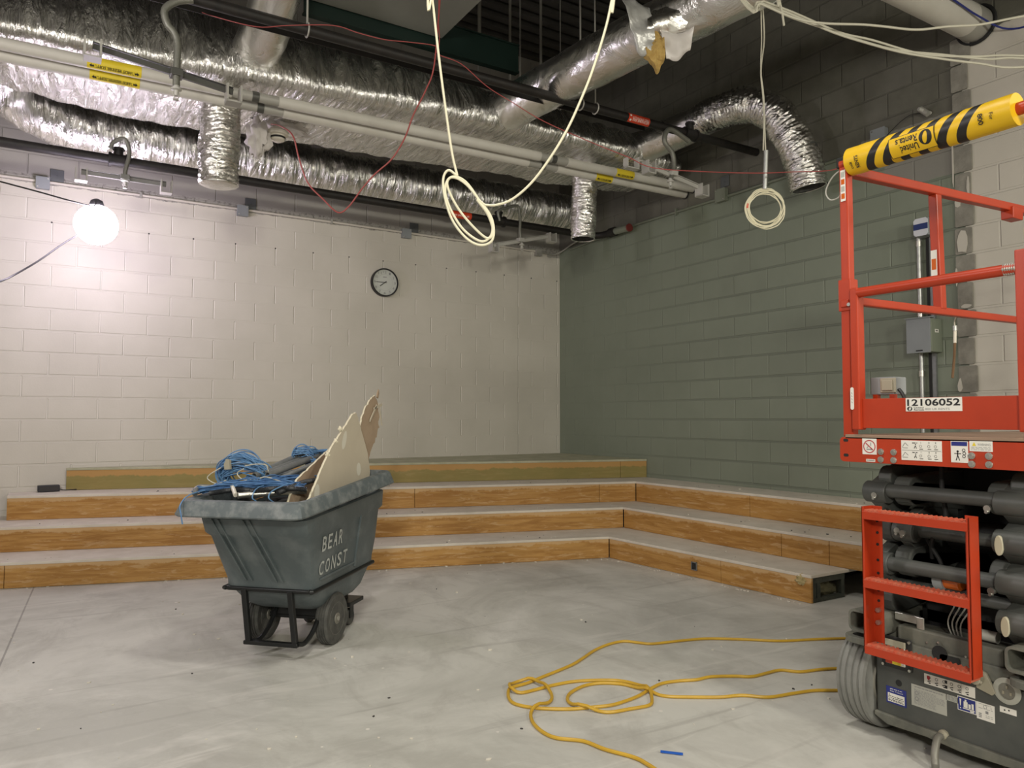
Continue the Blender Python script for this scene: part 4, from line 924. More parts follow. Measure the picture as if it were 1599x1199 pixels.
tag(MB().tube(smooth(rb, 6), .003, 6).build('red_wire', M['red_wire']), 'long thin red wire draped across the ducts toward the orange lift', 'wire')
rc = [V(q) for q in D['red_c']]
tag(MB().tube(smooth([rc[0]+V((0,0,1.9))]+rc, 6), .003, 6).build('red_wire', M['red_wire']), 'thin red wire dropping from the roof beside the cream cable loop', 'wire')
# yellow extension cord on the floor: one long cord
ca = [V(p) for p in D['cord_a']]; cb = [V(p) for p in D['cord_b']]
for c_ in (ca, cb):
    for p in c_: p.z = .0075
def lift_cross(c_, others):
    for i, p in enumerate(c_):
        for j, q_ in others:
            if abs(i-j) > 3 and (V((p.x,p.y))-V((q_.x,q_.y))).length < .05: p.z = .020
sa = smooth(ca, 6); sb = smooth(cb, 6)
def settle(path, base):
    out = []
    for i, p in enumerate(path):
        near = False
        for j, q_ in enumerate(path):
            if i - j > 16 and (p.x-q_.x)**2 + (p.y-q_.y)**2 < .00034: near = True; break
        if not near:
            for q_ in base:
                if (p.x-q_.x)**2 + (p.y-q_.y)**2 < .00034: near = True; break
        out.append(.0215 if near else .0075)
    z = out[:]
    for _ in range(6): z = [max(out[i], (z[max(i-1,0)] + z[min(i+1,len(z)-1)])/2) if out[i] < .02 else out[i] for i in range(len(z))]
    return [V((p.x, p.y, h)) for p, h in zip(path, z)]
sa = settle(sa, []); sb = settle(sb, sa)
cr = thing('extension_cord', 'yellow extension cord tangled on the concrete floor beside the orange lift', 'extension cord', (-3.6,-5.3,0))
join = smooth([sa[0], V((-1.55,-5.5,.0075)), V((-1.45,-5.62,.0075)), sa[0]+V((.2,-.3,0))], 4)
MB().tube(sa, .0075, 8).build('cord_run', M['yellow_cord'], cr)
MB().tube(sb, .0075, 8).build('cord_run', M['yellow_cord'], cr)
# floor scraps
p0, p1 = V(D['pencil'][0]), V(D['pencil'][1]); q = MB(); q.bar(p0, p1, .008, .006)
tag(q.build('plastic_strip', M['blue_tape'], smooth=False), 'thin blue plastic strip lying on the floor in front of the yellow cord', 'scrap')
rg = random.Random(11)
def chips(name, lab, n, fn, mat, s0, s1):
    q = MB()
    for _ in range(n):
        x, y, z = fn(); s = s0 + (s1-s0)*rg.random()**2; a = rg.random()*PI
        pts = [(s*math.cos(t)*(.5+.6*rg.random()), s*math.sin(t)*(.4+.4*rg.random())) for t in [2*PI*k/6 for k in range(6)]]
        q.prism(pts, (x,y,z+.0006), (math.cos(a),math.sin(a),0), (-math.sin(a),math.cos(a),0), (0,0,1), s*(.3+.4*rg.random()))
    tag(q.build(name, mat, smooth=False), lab, 'debris', kind='stuff')
def onfloor():
    while True:
        x = -6.4 + 4.6*rg.random(); y = -7.0 + 5.0*rg.random()
        if y < -1.32 - .3015*(x+5.99) - .12 and x < -1.5: return x, y, 0
def nearstep():
    if rg.random() < .4:
        t = rg.random(); return -1.40+(.1*t) - .03*rg.random() - .02, -2.75-2.0*t, 0
    t = rg.random(); x = -6.2 + 4.75*t; return x, -1.28 - .3015*(x+5.99) - .02 - .10*rg.random(), 0
chips('plaster_chips', 'pale plaster chips scattered over the concrete floor', 130, onfloor, M['rubble'], .003, .013)
chips('dirt_scraps', 'small dark scraps scattered over the concrete floor', 40, onfloor, M['rubble_dark'], .0025, .009)
chips('plaster_crumbs', 'pale crumbs swept along the foot of the lowest step', 160, nearstep, M['rubble'], .003, .014)
def ontread():
    i = rg.randrange(3); T = TIERS[i]; t = rg.random(); w = .05 + .22*rg.random()
    if rg.random() < .55: p = lerp2(T['l'], T['c'], .2 + .8*t); return p[0], p[1] + w, ZT[i+1]
    p = lerp2(T['c'], T['r'], t*.95); return p[0] + w, p[1], ZT[i+1]
chips('step_crumbs', 'crumbs and scraps left on the dusty step treads', 120, ontread, M['rubble'], .003, .012)
chips('step_scraps', 'dark scraps left on the dusty step treads', 90, ontread, M['rubble_dark'], .0025, .010)
# ================================================================== SCISSOR LIFT
LX, LY = -2.85, -6.53
lift = thing('scissor_lift', 'orange and dark grey scissor lift with a ladder and yellow wrapped guardrail', 'scissor lift', (-2.05, LY, 0))
def P(name, mb, mat, bevel=.003, sm=False, parent=lift, angle=38): return mb.build(name, mat if not isinstance(mat, str) else M[mat], parent, smooth=sm, bevel=bevel, angle=angle)
YF, YN = -6.235, -6.905
XF = -2.872
# chassis
ch = MB(); ch.box(XF, -1.25, YN, YF, .085, .335)
P('chassis', ch, 'lift_grey', .006)
tp = MB(); tp.box(XF+.05, -1.25, YN, YF, .335, .44); tp.box(XF+.002, XF+.05, YN, YF-.02, .335, .395)
P('upper_frame', tp, 'lift_dusty', .006)
lip = MB(); lip.prism([(YF+.005,.085),(YF-.05,.062),(YF-.2,.068),(YF-.33,.058),(YF-.5,.066),(YN,.055),(YN,.10),(YF-.35,.098),(YF-.1,.10),(YF+.005,.102)], (XF-.012,0,0),(0,1,0),(0,0,1),(1,0,0),.05)
P('bottom_lip', lip, 'lift_dusty', .004)
for s, nm in ((YF-.075, 'far'), (YN+.035, 'near')):
    y0, y1 = (s+.015, s+.155) if nm == 'far' else (s-.03, s+.13)
    fp = MB(); o_ = rrect(y0, y1, .405, .492, .022, 4); i_ = rrect(y0+.009, y1-.009, .414, .483, .016, 4)
    n_ = len(o_); X0, X1 = XF-.055, -1.3
    A = [V((X0,a,b)) for a, b in o_]; B2 = [V((X0,a,b)) for a, b in i_]; A2 = [V((X1,a,b)) for a, b in o_]; B3 = [V((X1,a,b)) for a, b in i_]
    fs = []
    for i in range(n_):
        j = (i+1) % n_; fs += [(i,j,n_+j,n_+i), (i,2*n_+i,2*n_+j,j), (n_+i,n_+j,3*n_+j,3*n_+i), (2*n_+i,3*n_+i,3*n_+j,2*n_+j)]
    fp.add(A+B2+A2+B3, fs); P('fork_pocket', fp, 'lift_dusty', 0, True)
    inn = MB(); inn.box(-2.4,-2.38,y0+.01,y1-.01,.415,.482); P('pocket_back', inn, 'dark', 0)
    tie = MB(); yc = (y0+y1)/2 + (.02 if nm == 'far' else 0)
    oo = rrect(XF-.075, XF+.14, yc-.075, yc+.075, .05, 5); ii = rrect(XF-.05, XF-.005, yc-.045, yc+.045, .02, 5)
    tie.prism(oo, (0,0,.362), (1,0,0),(0,1,0),(0,0,1), .026); P('tie_down_plate', tie, 'lift_dusty', .003)
    sl = MB(); sl.prism(ii, (0,0,.3885), (1,0,0),(0,1,0),(0,0,1), .001); P('tie_down_slot', sl, 'dark', 0)
cb_ = MB(); cb_.box(XF+.012, XF+.06, YN+.2, YF-.085, .345, .455); P('cross_beam', cb_, 'lift_dusty', .008)
# wheels
def wheel(x, y0, y1):
    yc = (y0+y1)/2; w = abs(y1-y0)/2; r = .2; pr = []
    pr += [(.115,-w*.9),(.185,-w)]
    for g in (-.62,-.22,.22,.62):
        pr += [(r,w*(g-.08)),(r-.007,w*(g-.04)),(r-.007,w*(g+.04)),(r,w*(g+.08))]
    pr += [(.185,w),(.115,w*.9)]
    pr = [(.115,-w*.9),(.186,-w),(.197,-w*.9)] + [q for q in pr[2:-2]] + [(.197,w*.9),(.186,w),(.115,w*.9)]
    t_ = MB(); t_.lathe(pr, (x,yc,r), (0,1,0), 56); tyre = P('wheel', t_, 'tyre', 0, True, angle=25)
    rm = MB(); rm.lathe([(.02,-w*.93),(.11,-w*.95),(.122,-w*1.02),(.128,-w*.92)], (x,yc,r), (0,1,0), 40); rm.lathe([(.128,w*.92),(.122,w*1.02),(.11,w*.95),(.02,w*.93)], (x,yc,r), (0,1,0), 40)
    P('rim', rm, 'rim', 0, True, parent=tyre)
    hb = MB(); hb.cyl((x,yc-w*1.1,r),(x,yc+w*1.1,r),.045,16); P('hub', hb, 'lift_grey', 0, True, parent=tyre)
for x in (-2.745, -1.42):
    wheel(x, -6.225, -6.098); wheel(x, -6.915, -7.042)
# end panel details (on the face x = XF, y decreasing to the right in view)
def fnl(y, z, lift_=.0012, x=XF): return flat((x, y, z), (0,-1,0), (0,0,1), (-1,0,0), lift_)
def sticker(name, box, mat, x=XF, th=.0015):
    y0, y1, z0, z1 = box; q = MB(); q.box(x-th, x-.0002, y1, y0, z0, z1); return P(name, q, mat, 0)
def ink(par, box, draw, mat='ink', x=XF, name='lettering'):
    q = MB(); fn = flat((x-.0015, box[0], box[2]), (0,-1,0), (0,0,1), (-1,0,0), .0007); draw(q, fn, box[0]-box[1], box[3]-box[2])
    return P(name, q, mat, 0, parent=par)
def lines(q, fn, x0, x1, ys, w=.0022, rg=random.Random(4), gap=True):
    for y in ys:
        x = x0
        while x < x1 - .002:
            l = (.004 + .010*rg.random()) if gap else x1-x0
            line_on(q, (x, y), (min(x+l, x1), y), w, fn); x += l + .003
b = D['lab_blue']; s = sticker('service_sticker', b, 'ink_blue')
q = MB(); fn = fnl(b[0], b[2], .0022); W_, H_ = b[0]-b[1], b[3]-b[2]; rect_on(q, (W_*.08, W_*.92, H_*.1, H_*.62), fn); P('white_field', q, 'paper', 0, parent=s)
ink(s, b, lambda q, f, w, h: (lines(q, f, w*.12, w*.88, [h*.18,h*.24,h*.34,h*.44]), poly_on(q, [(w*.13,h*.5),(w*.17,h*.58),(w*.2,h*.5)], lambda x,y: f(x,y))), x=XF-.0012)
ink(s, b, lambda q, f, w, h: (lines(q, f, w*.2, w*.8, [h*.88]), text_on(q, 'Stay Trained', (w*.2,w*.84,h*.70,h*.80), f)), 'paper', name='white_lettering')
b = D['lab_gray']; s = sticker('data_plate', b, 'paper_grey')
def dp(q, f, w, h):
    lines(q, f, w*.08, w*.7, [h*(.12+.055*k) for k in range(13)], .0014); lines(q, f, w*.72, w*.95, [h*(.42+.06*k) for k in range(5)], .0014)
    lines(q, f, w*.1, w*.9, [h*.90], .003); ring_on(q, (w*.16,h*.62), .006, .0075, f); ring_on(q, (w*.16,h*.36), .006, .0075, f)
ink(s, b, dp, 'ink_grey')
b = D['lab_strip']; s = sticker('pictogram_strip', b, 'paper')
def ps(q, f, w, h):
    for k in range(6):
        x = w*(.07+.15*k); ring_on(q, (x+.006,h*.7), .004, .0055, f, 14); line_on(q, (x,h*.3), (x+.012,h*.42), .003, f); line_on(q, (x+.004,h*.18), (x+.011,h*.18), .004, f)
    line_on(q, (w*.74,0), (w*.74,h), .001, f); rect_on(q, (w*.42,w*.47,h*.12,h*.42), f); rect_on(q, (w*.42,w*.47,h*.6,h*.9), f)
ink(s, b, ps); ink(s, b, lambda q, f, w, h: poly_on(q, [(w*.06,h*.85),(w*.12,h*.85),(w*.12,h*.55),(w*.09,h*.42),(w*.06,h*.55)], f), 'ink_red', name='red_mark')
b = D['lab_small']; s = sticker('small_sticker', b, 'paper_grey'); ink(s, b, lambda q, f, w, h: lines(q, f, w*.1, w*.9, [h*.2,h*.4,h*.62,h*.8], .002), 'ink_grey')
b = D['lab_tie']; s = sticker('tie_down_sticker', b, 'paper')
q = MB(); fn = fnl(b[0], b[2], .0020); W_, H_ = b[0]-b[1], b[3]-b[2]; rect_on(q, (W_*.04, W_*.96, H_*.05, H_*.95), fn); P('blue_field', q, 'ink_blue', 0, parent=s)
def td(q, f, w, h):
    poly_on(q, [(w*.12,h*.85),(w*.22,h*.85),(w*.19,h*.35),(w*.15,h*.35)], f); ring_on(q, (w*.17,h*.2), 0, w*.035, f, 12)
    rect_on(q, (w*.34,w*.56,h*.3,h*.72), f); rect_on(q, (w*.40,w*.50,h*.72,h*.86), f); rect_on(q, (w*.60,w*.72,h*.3,h*.62), f); rect_on(q, (w*.76,w*.88,h*.3,h*.7), f)
    rect_on(q, (w*.30,w*.92,h*.2,h*.27), f); rect_on(q, (w*.68,w*.9,h*.08,h*.18), f)
ink(s, b, td, 'paper', x=XF-.0012, name='white_pictogram')
b = D['lab_sq']; s = sticker('instruction_sticker', b, 'paper')
def iq(q, f, w, h):
    for k in range(3): rect_on(q, (w*.12,w*.28,h*(.12+.1*k),h*(.18+.1*k)), f)
    ring_on(q, (w*.48,h*.8), .005, .0065, f, 16); rect_on(q, (w*.5,w*.66,h*.42,h*.58), f); lines(q, f, w*.12, w*.9, [h*.68,h*.92], .0014); lines(q, f, w*.5, w*.9, [h*.2,h*.3], .0014); text_on(q, '3', (w*.78,w*.84,h*.74,h*.84), f)
ink(s, b, iq, 'ink_grey')
b = D['lab_slot']; s = sticker('slotted_plate', b, 'paper')
ink(s, b, lambda q, f, w, h: (ring_on(q, (w*.3,h*.5), 0, h*.14, f, 12), ring_on(q, (w*.56,h*.62), 0, h*.14, f, 12)), name='screw_holes')
# receptacle with flip covers
b = D['recept']; yc, zc = (b[0]+b[1])/2, (b[2]+b[3])/2
q = MB(); q.box(XF-.006, XF, b[1], b[0], b[2], b[3]); rc_ = P('charger_receptacle', q, simple('black receptacle plate',(.02,.02,.02),.5), .004)
q = MB(); q.box(XF-.012, XF-.006, b[1]+.024, b[0]-.02, b[2]+.016, b[3]-.03); P('white_frame', q, 'paper', .004, parent=rc_)
q = MB(); q.box(XF-.022, XF-.012, b[1]+.018, b[0]-.012, b[3]-.034, b[3]-.010); P('flip_cover', q, 'tan', .003, parent=rc_)
for yy in (yc+.030, yc-.018):
    q = MB(); q.lathe([(.017,0),(.019,.008),(.014,.010),(.013,.003)], (XF-.012,yy,b[3]-.052), (-1,0,0), 18); P('socket', q, 'dark', 0, True, parent=rc_)
q = MB(); q.box(XF-.014, XF-.012, yc-.022, yc+.012, b[2]+.018, b[2]+.036); P('yellow_mark', q, 'yellow_label', 0, parent=rc_)
q = MB(); q.box(XF-.014, XF-.012, yc+.012, yc+.040, b[2]+.018, b[2]+.034); P('red_mark', q, 'orange', 0, parent=rc_)
for i in (b[0]-.008, b[1]+.008):
    for j in (b[2]+.008, b[3]-.008):
        q = MB(); q.cyl((XF-.012,i,j),(XF-.005,i,j),.0055,10); P('screw', q, 'steel', 0, True, parent=rc_)
b = D['keyhole']; yc, zc = (b[0]+b[1])/2, (b[2]+b[3])/2 - .02
q = MB(); q.prism(circ(b[0]-.03, zc+.012, .029, 20), (XF-.0012,0,0),(0,1,0),(0,0,1),(1,0,0),.002); q.prism(rrect(b[1]-.004, b[0]-.03, zc-.017, zc+.013, .010, 4), (XF-.0012,0,0),(0,1,0),(0,0,1),(1,0,0),.002)
P('keyhole_slot', q, 'dark', 0)
for (yy, zz) in ((-6.445, .418), (-6.487, .428), (-6.585, .402), (-6.535, .357)):
    q = MB(); q.cyl((XF-.004,yy,zz),(XF,yy,zz),.004,10); P('rivet', q, 'steel', 0, True)
b = D['hole']; q = MB(); q.cyl((XF-.001,(b[0]+b[1])/2,(b[2]+b[3])/2),(XF+.001,(b[0]+b[1])/2,(b[2]+b[3])/2),.0125,18); P('access_hole', q, 'dark', 0, True)
c = D['outlet']; q = MB(); q.lathe([(.044,0),(.045,.006),(.036,.010),(.028,.010),(.027,.003)], (XF,c[1],c[2]), (-1,0,0), 30); ou = P('power_inlet', q, 'paper_grey', 0, True)
q = MB(); q.cyl((XF-.002,c[1],c[2]),(XF-.005,c[1],c[2]),.027,24); P('inlet_face', q, 'rim', 0, True, parent=ou)
for a in (90,210,330):
    q = MB(); yy = c[1]+.014*math.cos(math.radians(a)); zz = c[2]+.014*math.sin(math.radians(a)); q.box(XF-.008,XF-.005,yy-.003,yy+.003,zz-.005,zz+.005); P('prong', q, 'tan', 0, parent=ou)
c = D['flange']; q = MB(); q.prism([(c[1]+.04,c[2]+.045),(c[1]-.012,c[2]+.03),(c[1]-.042,c[2]-.03),(c[1]-.03,c[2]-.042),(c[1]+.02,c[2]-.03)], (XF,0,0),(0,1,0),(0,0,1),(-1,0,0),.012); q.cyl((XF-.012,c[1]+.01,c[2]+.008),(XF-.045,c[1]+.01,c[2]+.008),.018,14); q.cyl((XF-.035,c[1]-.012,c[2]),(XF-.035,c[1]+.04,c[2]+.02),.007,8)
P('latch_bracket', q, 'tan', .002, True)
c = D['fitting']; q = MB(); q.lathe([(.018,0),(.018,.010),(.014,.014),(.012,.03)], (XF,c[1],c[2]), (-1,0,0), 18); P('hose_fitting', q, 'tan', 0, True)
hz = smooth([(XF-.02,c[1],c[2]),(XF-.05,c[1]-.002,c[2]-.005),(XF-.085,c[1]-.012,c[2]-.04),(XF-.10,c[1]-.02,.03),(XF-.125,c[1]-.035,.012),(XF-.25,c[1]-.10,.012),(XF-.42,c[1]-.2,.012)], 8)
q = MB(); q.tube(hz, .013, 12); P('drain_hose', q, 'rim', 0, True)
# machinery seen through the ladder
q = MB(); q.box(XF+.02, XF+.04, -6.40, -6.305, .47, .50); q.box(XF+.015, XF+.022, -6.425, -6.395, .455, .50); P('clamp_plate', q, 'steel', .003)
q = MB(); q.cyl((-2.80,-6.60,.475),(-2.80,-6.66,.475),.020,14); P('buffer_roller', q, 'paper_grey', 0, True)
q = MB()
for k in range(4): q.tube(smooth([(-2.80,-6.50-.012*k,.44),(-2.81,-6.49-.016*k,.50),(-2.79,-6.515-.02*k,.58),(-2.76,-6.49-.01*k,.62)],5),.0028,5)
P('loose_wires', q, 'paper_grey', 0, True)
q = MB(); q.box(-2.70,-2.5,-6.62,-6.34,.445,.56); P('valve_block', q, 'dark', .01)
# scissor stack: four levels of paired arms
def arm(x0, z0, x1, z1, y0, y1, h0=.052, h1=.052, mat='lift_grey'):
    d = V((x1-x0, z1-z0)).normalized(); n_ = V((-d.y, d.x)); pts = []
    for (px, pz, h, a0) in ((x1,z1,h1,-90),(x0,z0,h0,90)):
        for k in range(9):
            a = math.radians(a0 + 180*k/8); pts.append((px + d.x*h*math.cos(a) + n_.x*h*math.sin(a), pz + d.y*h*math.cos(a) + n_.y*h*math.sin(a)))
    q = MB(); q.prism(pts, (0,y0,0),(1,0,0),(0,0,1),(0,1,0), y1-y0); P('scissor_arm', q, mat, .006)
LV = [.545, .70, .825, .975, 1.05]
XA, XB = -2.80, -1.35
for i in range(4):
    zl, zh = LV[i], LV[i+1]
    for (ya, yb, inner) in ((-6.30,-6.245,False), (-6.375,-6.31,True), (-6.80,-6.735,False), (-6.72,-6.66,True)):
        if (i % 2 == 0) != inner: arm(XA, zl, XB, zh-.02, ya, yb, .058)
        else: arm(XA, zh-.03 if i == 3 else zh-.01, XB, zl, ya, yb, .05)
for (z, x) in ((.973,-2.86),(.687,-2.86)):
    q = MB(); q.cyl((x,-6.275,z),(x,-6.735,z),.027,18); P('cross_tube', q, 'lift_grey', 0, True)
for z, x in ((.60,-2.80),(.82,-2.80)):
    q = MB(); q.cyl((x,-6.25,z),(x,-6.80,z),.024,16); P('cross_tube', q, 'lift_grey', 0, True)
for (y0, y1, z, x) in ((-6.205,-6.30,.965,-2.855), (-6.215,-6.30,.685,-2.85), (-6.70,-6.82,.965,-2.86), (-6.695,-6.82,.83,-2.862), (-6.70,-6.82,.69,-2.86), (-6.70,-6.82,.555,-2.862), (-6.31,-6.39,.82,-2.83)):
    q = MB(); q.cyl((x,y0,z),(x,y1,z),.043,20); q.cyl((x,y0+.001,z),(x,y1-.001,z),.030,14)
    q.prism([(x-.01,z-.043),(x+.05,z-.085),(x+.14,z-.085),(x+.34,z+.02),(x+.34,z+.15),(x+.13,z+.105),(x-.005,z+.043)], (0,y1+.02 if y1 < y0 else y0,0),(1,0,0),(0,0,1),(0,1,0),abs(y1-y0)-.04)
    P('pivot_barrel', q, 'lift_grey', .003, True)
for (y, z) in ((-6.722,.822),(-6.735,.548)):
    q = MB(); q.prism([(y+.014*math.cos(a), z+.035*math.sin(a)) for a in [2*PI*k/18 for k in range(18)]], (XF-.038,0,0),(0,1,0),(0,0,1),(1,0,0),.012); P('pivot_cap', q, 'cream_cap', .002, True)
for (y, z, x) in ((-6.262,.955,-2.905),(-6.685,.945,-2.905),(-6.335,.822,-2.875),(-6.36,.815,-2.88),(-6.69,.66,-2.905)):
    q = MB(); q.cyl((x,y,z),(x+.02,y,z),.012,10); q.cyl((x-.006,y,z-.012),(x+.01,y,z-.012),.006,8); P('grease_bolt', q, 'steel', 0, True)
q = MB(); q.cyl((-2.62,-6.42,.80),(-2.62,-6.62,.80),.06,20); q.cyl((-2.55,-6.40,.60),(-2.1,-6.5,.9),.05,18); P('lift_cylinder', q, 'dark', 0, True)
c = D['beacon'][0]; q = MB(); q.lathe([(.036,0),(.036,.055),(.028,.062)], (c[0],c[1]+.02,c[2]), (0,-1,0), 20); bc = P('beacon_lens', q, 'amber', 0, True)
q = MB(); q.lathe([(.046,0),(.046,.035)], (c[0],c[1]+.055,c[2]), (0,-1,0), 20); P('beacon_base', q, 'box_grey', 0, True, parent=bc)
q = MB(); q.tube(smooth([(-2.79,-6.47,1.08),(-2.80,-6.475,.98),(-2.79,-6.48,.88),(-2.81,-6.44,.80),(-2.78,-6.42,.72)],6),.009,8); q.tube(smooth([(-2.78,-6.38,.86),(-2.80,-6.42,.78),(-2.79,-6.46,.70),(-2.77,-6.43,.62)],6),.008,8); P('hydraulic_hose', q, 'dark', 0, True)
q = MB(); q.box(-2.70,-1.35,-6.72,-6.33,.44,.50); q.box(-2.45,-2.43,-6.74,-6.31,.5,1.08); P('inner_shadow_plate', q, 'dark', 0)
# ladder
XL0, XL1 = -3.035, -2.985
XL2 = XL0 + .066
for nm, yw, sg in (('far', -6.292, -1), ('near', -6.690, 1)):
    q = MB(); q.box(XL0, XL2, min(yw, yw+sg*.004), max(yw, yw+sg*.004), .378, .922); q.box(XL2-.004, XL2, min(yw, yw+sg*.045), max(yw, yw+sg*.045), .40, .922); q.box(XL0, XL0+.004, min(yw, yw+sg*.010), max(yw, yw+sg*.010), .378, .922)
    ld = P('ladder_rail', q, 'orange', .001)
    if nm == 'far':
        for z in (.865,.82,.775,.715,.665,.56,.60):
            h = MB(); h.cyl((XL2-.006,yw-.026,z),(XL2-.0038,yw-.026,z),.0055,8); P('rail_hole', h, 'dark', 0, parent=ld)
        for z in (.525,.478):
            h = MB(); h.cyl((XL2-.016,yw-.026,z),(XL2-.004,yw-.026,z),.010,6); P('rail_bolt', h, 'steel', 0, parent=ld)
for z in (.905,.645,.396):
    q = MB(); q.box(XL0-.001, XL2-.006, -6.684, -6.297, z-.028, z)
    n_ = 22
    for k in range(n_):
        y = -6.305 - .37*k/(n_-1); q.add([(XL0+.002,y-.007,z),(XL0+.002,y+.007,z),(XL0+.002,y,z+.007),(XL2-.008,y-.007,z),(XL2-.008,y+.007,z),(XL2-.008,y,z+.007)], [(0,1,2),(3,5,4),(0,3,4,1),(1,4,5,2),(2,5,3,0)])
    st = P('ladder_step', q, 'orange_step', 0)
    q = MB(); q.box(XL0-.0035, XL0-.001, -6.684, -6.297, z-.030, z-.002); P('step_front', q, 'orange', 0, parent=st)
# platform end beam and deck
q = MB(); q.prism(rrect(-6.95,-6.150,1.086,1.186,.018,4), (-2.955,0,0),(0,1,0),(0,0,1),(1,0,0),.012); eb = P('end_beam', q, 'orange', .0015)
q = MB(); q.box(-2.955,-1.2,-6.92,-6.175,1.178,1.196); P('deck', q, 'deck_tan', .002)
q = MB(); q.box(-2.943,-1.2,-6.18,-6.165,1.09,1.18); q.box(-2.943,-1.2,-6.935,-6.92,1.09,1.18); P('side_beam', q, 'orange', .002)
for (y, z) in ((-6.178,1.172),(-6.178,1.112)):
    h = MB(); h.prism(rrect(y-.011,y+.011,z-.006,z+.006,.005,3), (-2.9555,0,0),(0,1,0),(0,0,1),(1,0,0),.002); P('beam_slot', h, 'dark', 0, parent=eb)
for p in D['bolts']:
    h = MB(); h.cyl((-2.960,p[1],p[2]),(-2.955,p[1],p[2]),.0125,14); h.cyl((-2.966,p[1],p[2]),(-2.955,p[1],p[2]),.0085,6); P('beam_bolt', h, 'steel', .001, parent=eb)
XB_ = -2.955
def dsticker(nm, b, mat='paper'): 
    q = MB(); q.box(XB_-.0012, XB_-.0002, b[1], b[0], b[2], b[3]); return P(nm, q, mat, 0, parent=eb)
def dink(b, draw, mat='ink', nm='beam_print', par=eb):
    q = MB(); fn = flat((XB_-.0012,b[0],b[2]),(0,-1,0),(0,0,1),(-1,0,0),.0006); draw(q, fn, b[0]-b[1], b[3]-b[2]); P(nm, q, mat, 0, parent=par)
def shelf(b, k): # keep stickers inside the beam
    return [b[0], b[1], max(b[2], 1.096), min(b[3], 1.181)]
b = shelf(D['d_no'],0); dsticker('no_steps_sticker', b)
dink(b, lambda q, f, w, h: (ring_on(q,(w*.5,h*.5),w*.37,w*.43,f,30), line_on(q,(w*.24,h*.72),(w*.76,h*.28),.004,f)), 'ink_red')
dink(b, lambda q, f, w, h: (line_on(q,(w*.3,h*.32),(w*.7,h*.32),.004,f), line_on(q,(w*.32,h*.4),(w*.42,h*.5),.003,f), line_on(q,(w*.6,h*.55),(w*.6,h*.75),.003,f)), 'ink_grey')
b = [D['d_sm'][0],D['d_sm'][1],1.0905,1.1005]; dsticker('barcode_sticker', b); dink(b, lambda q, f, w, h: [line_on(q,(w*(.1+.08*k),h*.3),(w*(.1+.08*k),h*.8),.0015,f) for k in range(11)])
b = [D['d_chart'][0],D['d_chart'][1],1.104,1.178]; dsticker('load_chart_sticker', b)
def lc(q, f, w, h):
    line_on(q,(w*.02,h*.5),(w*.98,h*.5),.001,f)
    for o_ in (0,.48):
        line_on(q,(w*.03,h*(.18+o_)),(w*.10,h*(.40+o_)),.0014,f); line_on(q,(w*.10,h*(.40+o_)),(w*.18,h*(.24+o_)),.0014,f); line_on(q,(w*.03,h*(.14+o_)),(w*.17,h*(.14+o_)),.0014,f)
        line_on(q,(w*.33,h*(.12+o_)),(w*.36,h*(.26+o_)),.0022,f); line_on(q,(w*.39,h*(.12+o_)),(w*.36,h*(.26+o_)),.0022,f); ring_on(q,(w*.365,h*(.32+o_)),0,.0022,f,10); lines(q,f,w*.28,w*.41,[h*(.40+o_)],.003)
        for k, x in enumerate((.46,.66,.82)):
            ring_on(q,(w*(x+.03),h*(.24+o_)),.004,.005,f,14); line_on(q,(w*(x),h*(.10+o_)),(w*(x+.09),h*(.10+o_)),.002,f); text_on(q,str((2,1,1)[k]),(w*(x+.03),w*(x+.045),h*(.38+o_),h*(.46+o_)),f)
dink(b, lc)
b = [D['d_hand'][0],D['d_hand'][1],1.104,1.180]; dsticker('guide_sticker', b)
dink(b, lambda q, f, w, h: rect_on(q,(w*.04,w*.96,h*.78,h*.97),f), 'ink_blue'); dink(b, lambda q, f, w, h: (line_on(q,(w*.3,h*.1),(w*.38,h*.3),.003,f), line_on(q,(w*.5,h*.1),(w*.42,h*.3),.003,f), line_on(q,(w*.4,h*.28),(w*.4,h*.46),.004,f), line_on(q,(w*.2,h*.42),(w*.6,h*.42),.0025,f), ring_on(q,(w*.4,h*.52),0,.004,f,10), ring_on(q,(w*.75,h*.58),.004,.006,f,12), ring_on(q,(w*.78,h*.44),.004,.006,f,12), ring_on(q,(w*.76,h*.3),.004,.006,f,12)))
b = [D['d_warn'][0],D['d_warn'][1],1.146,1.182]; dsticker('warning_sticker', b)
dink(b, lambda q, f, w, h: (text_on(q,'WARNING',(w*.36,w*.92,h*.55,h*.78),f), lines(q,f,w*.08,w*.92,[h*.16,h*.28,h*.40],.0013)), 'ink_grey'); dink(b, lambda q, f, w, h: poly_on(q,[(w*.12,h*.52),(w*.30,h*.52),(w*.21,h*.9)],f), 'yellow_label')
# guard rails
def tube_sq(a, b_, w=.036, h=.036, nm='guard_rail', mat='orange', up=(0,0,1), bev=.005):
    q = MB(); q.bar(a, b_, w, h, up); return P(nm, q, mat, bev)
XP = -2.92
tube_sq((XP,-6.178,1.186),(XP,-6.178,1.82),.042,.042,'corner_post',up=(1,0,0)); tube_sq((XP,-6.178,1.82),(XP,-6.178,2.30),.038,.038,'corner_post',up=(1,0,0))
q = MB(); q.box(XP-.027,XP+.027,-6.205,-6.151,1.70,1.83); q.box(XP-.034,XP-.027,-6.20,-6.165,1.715,1.745); P('post_sleeve', q, 'orange', .003)
q = MB(); q.cyl((XP-.04,-6.205,1.722),(XP-.02,-6.205,1.722),.008,8); P('sleeve_bolt', q, 'steel', 0, True)
q = MB(); q.box(XP-.018,XP+.018,-6.20,-6.145,2.30,2.345); P('post_cap', q, 'dark', .006)
q = MB(); q.box(XP-.0225,XP-.0213,-6.190,-6.168,2.155,2.285); sk = P('post_sticker', q, 'paper', 0)
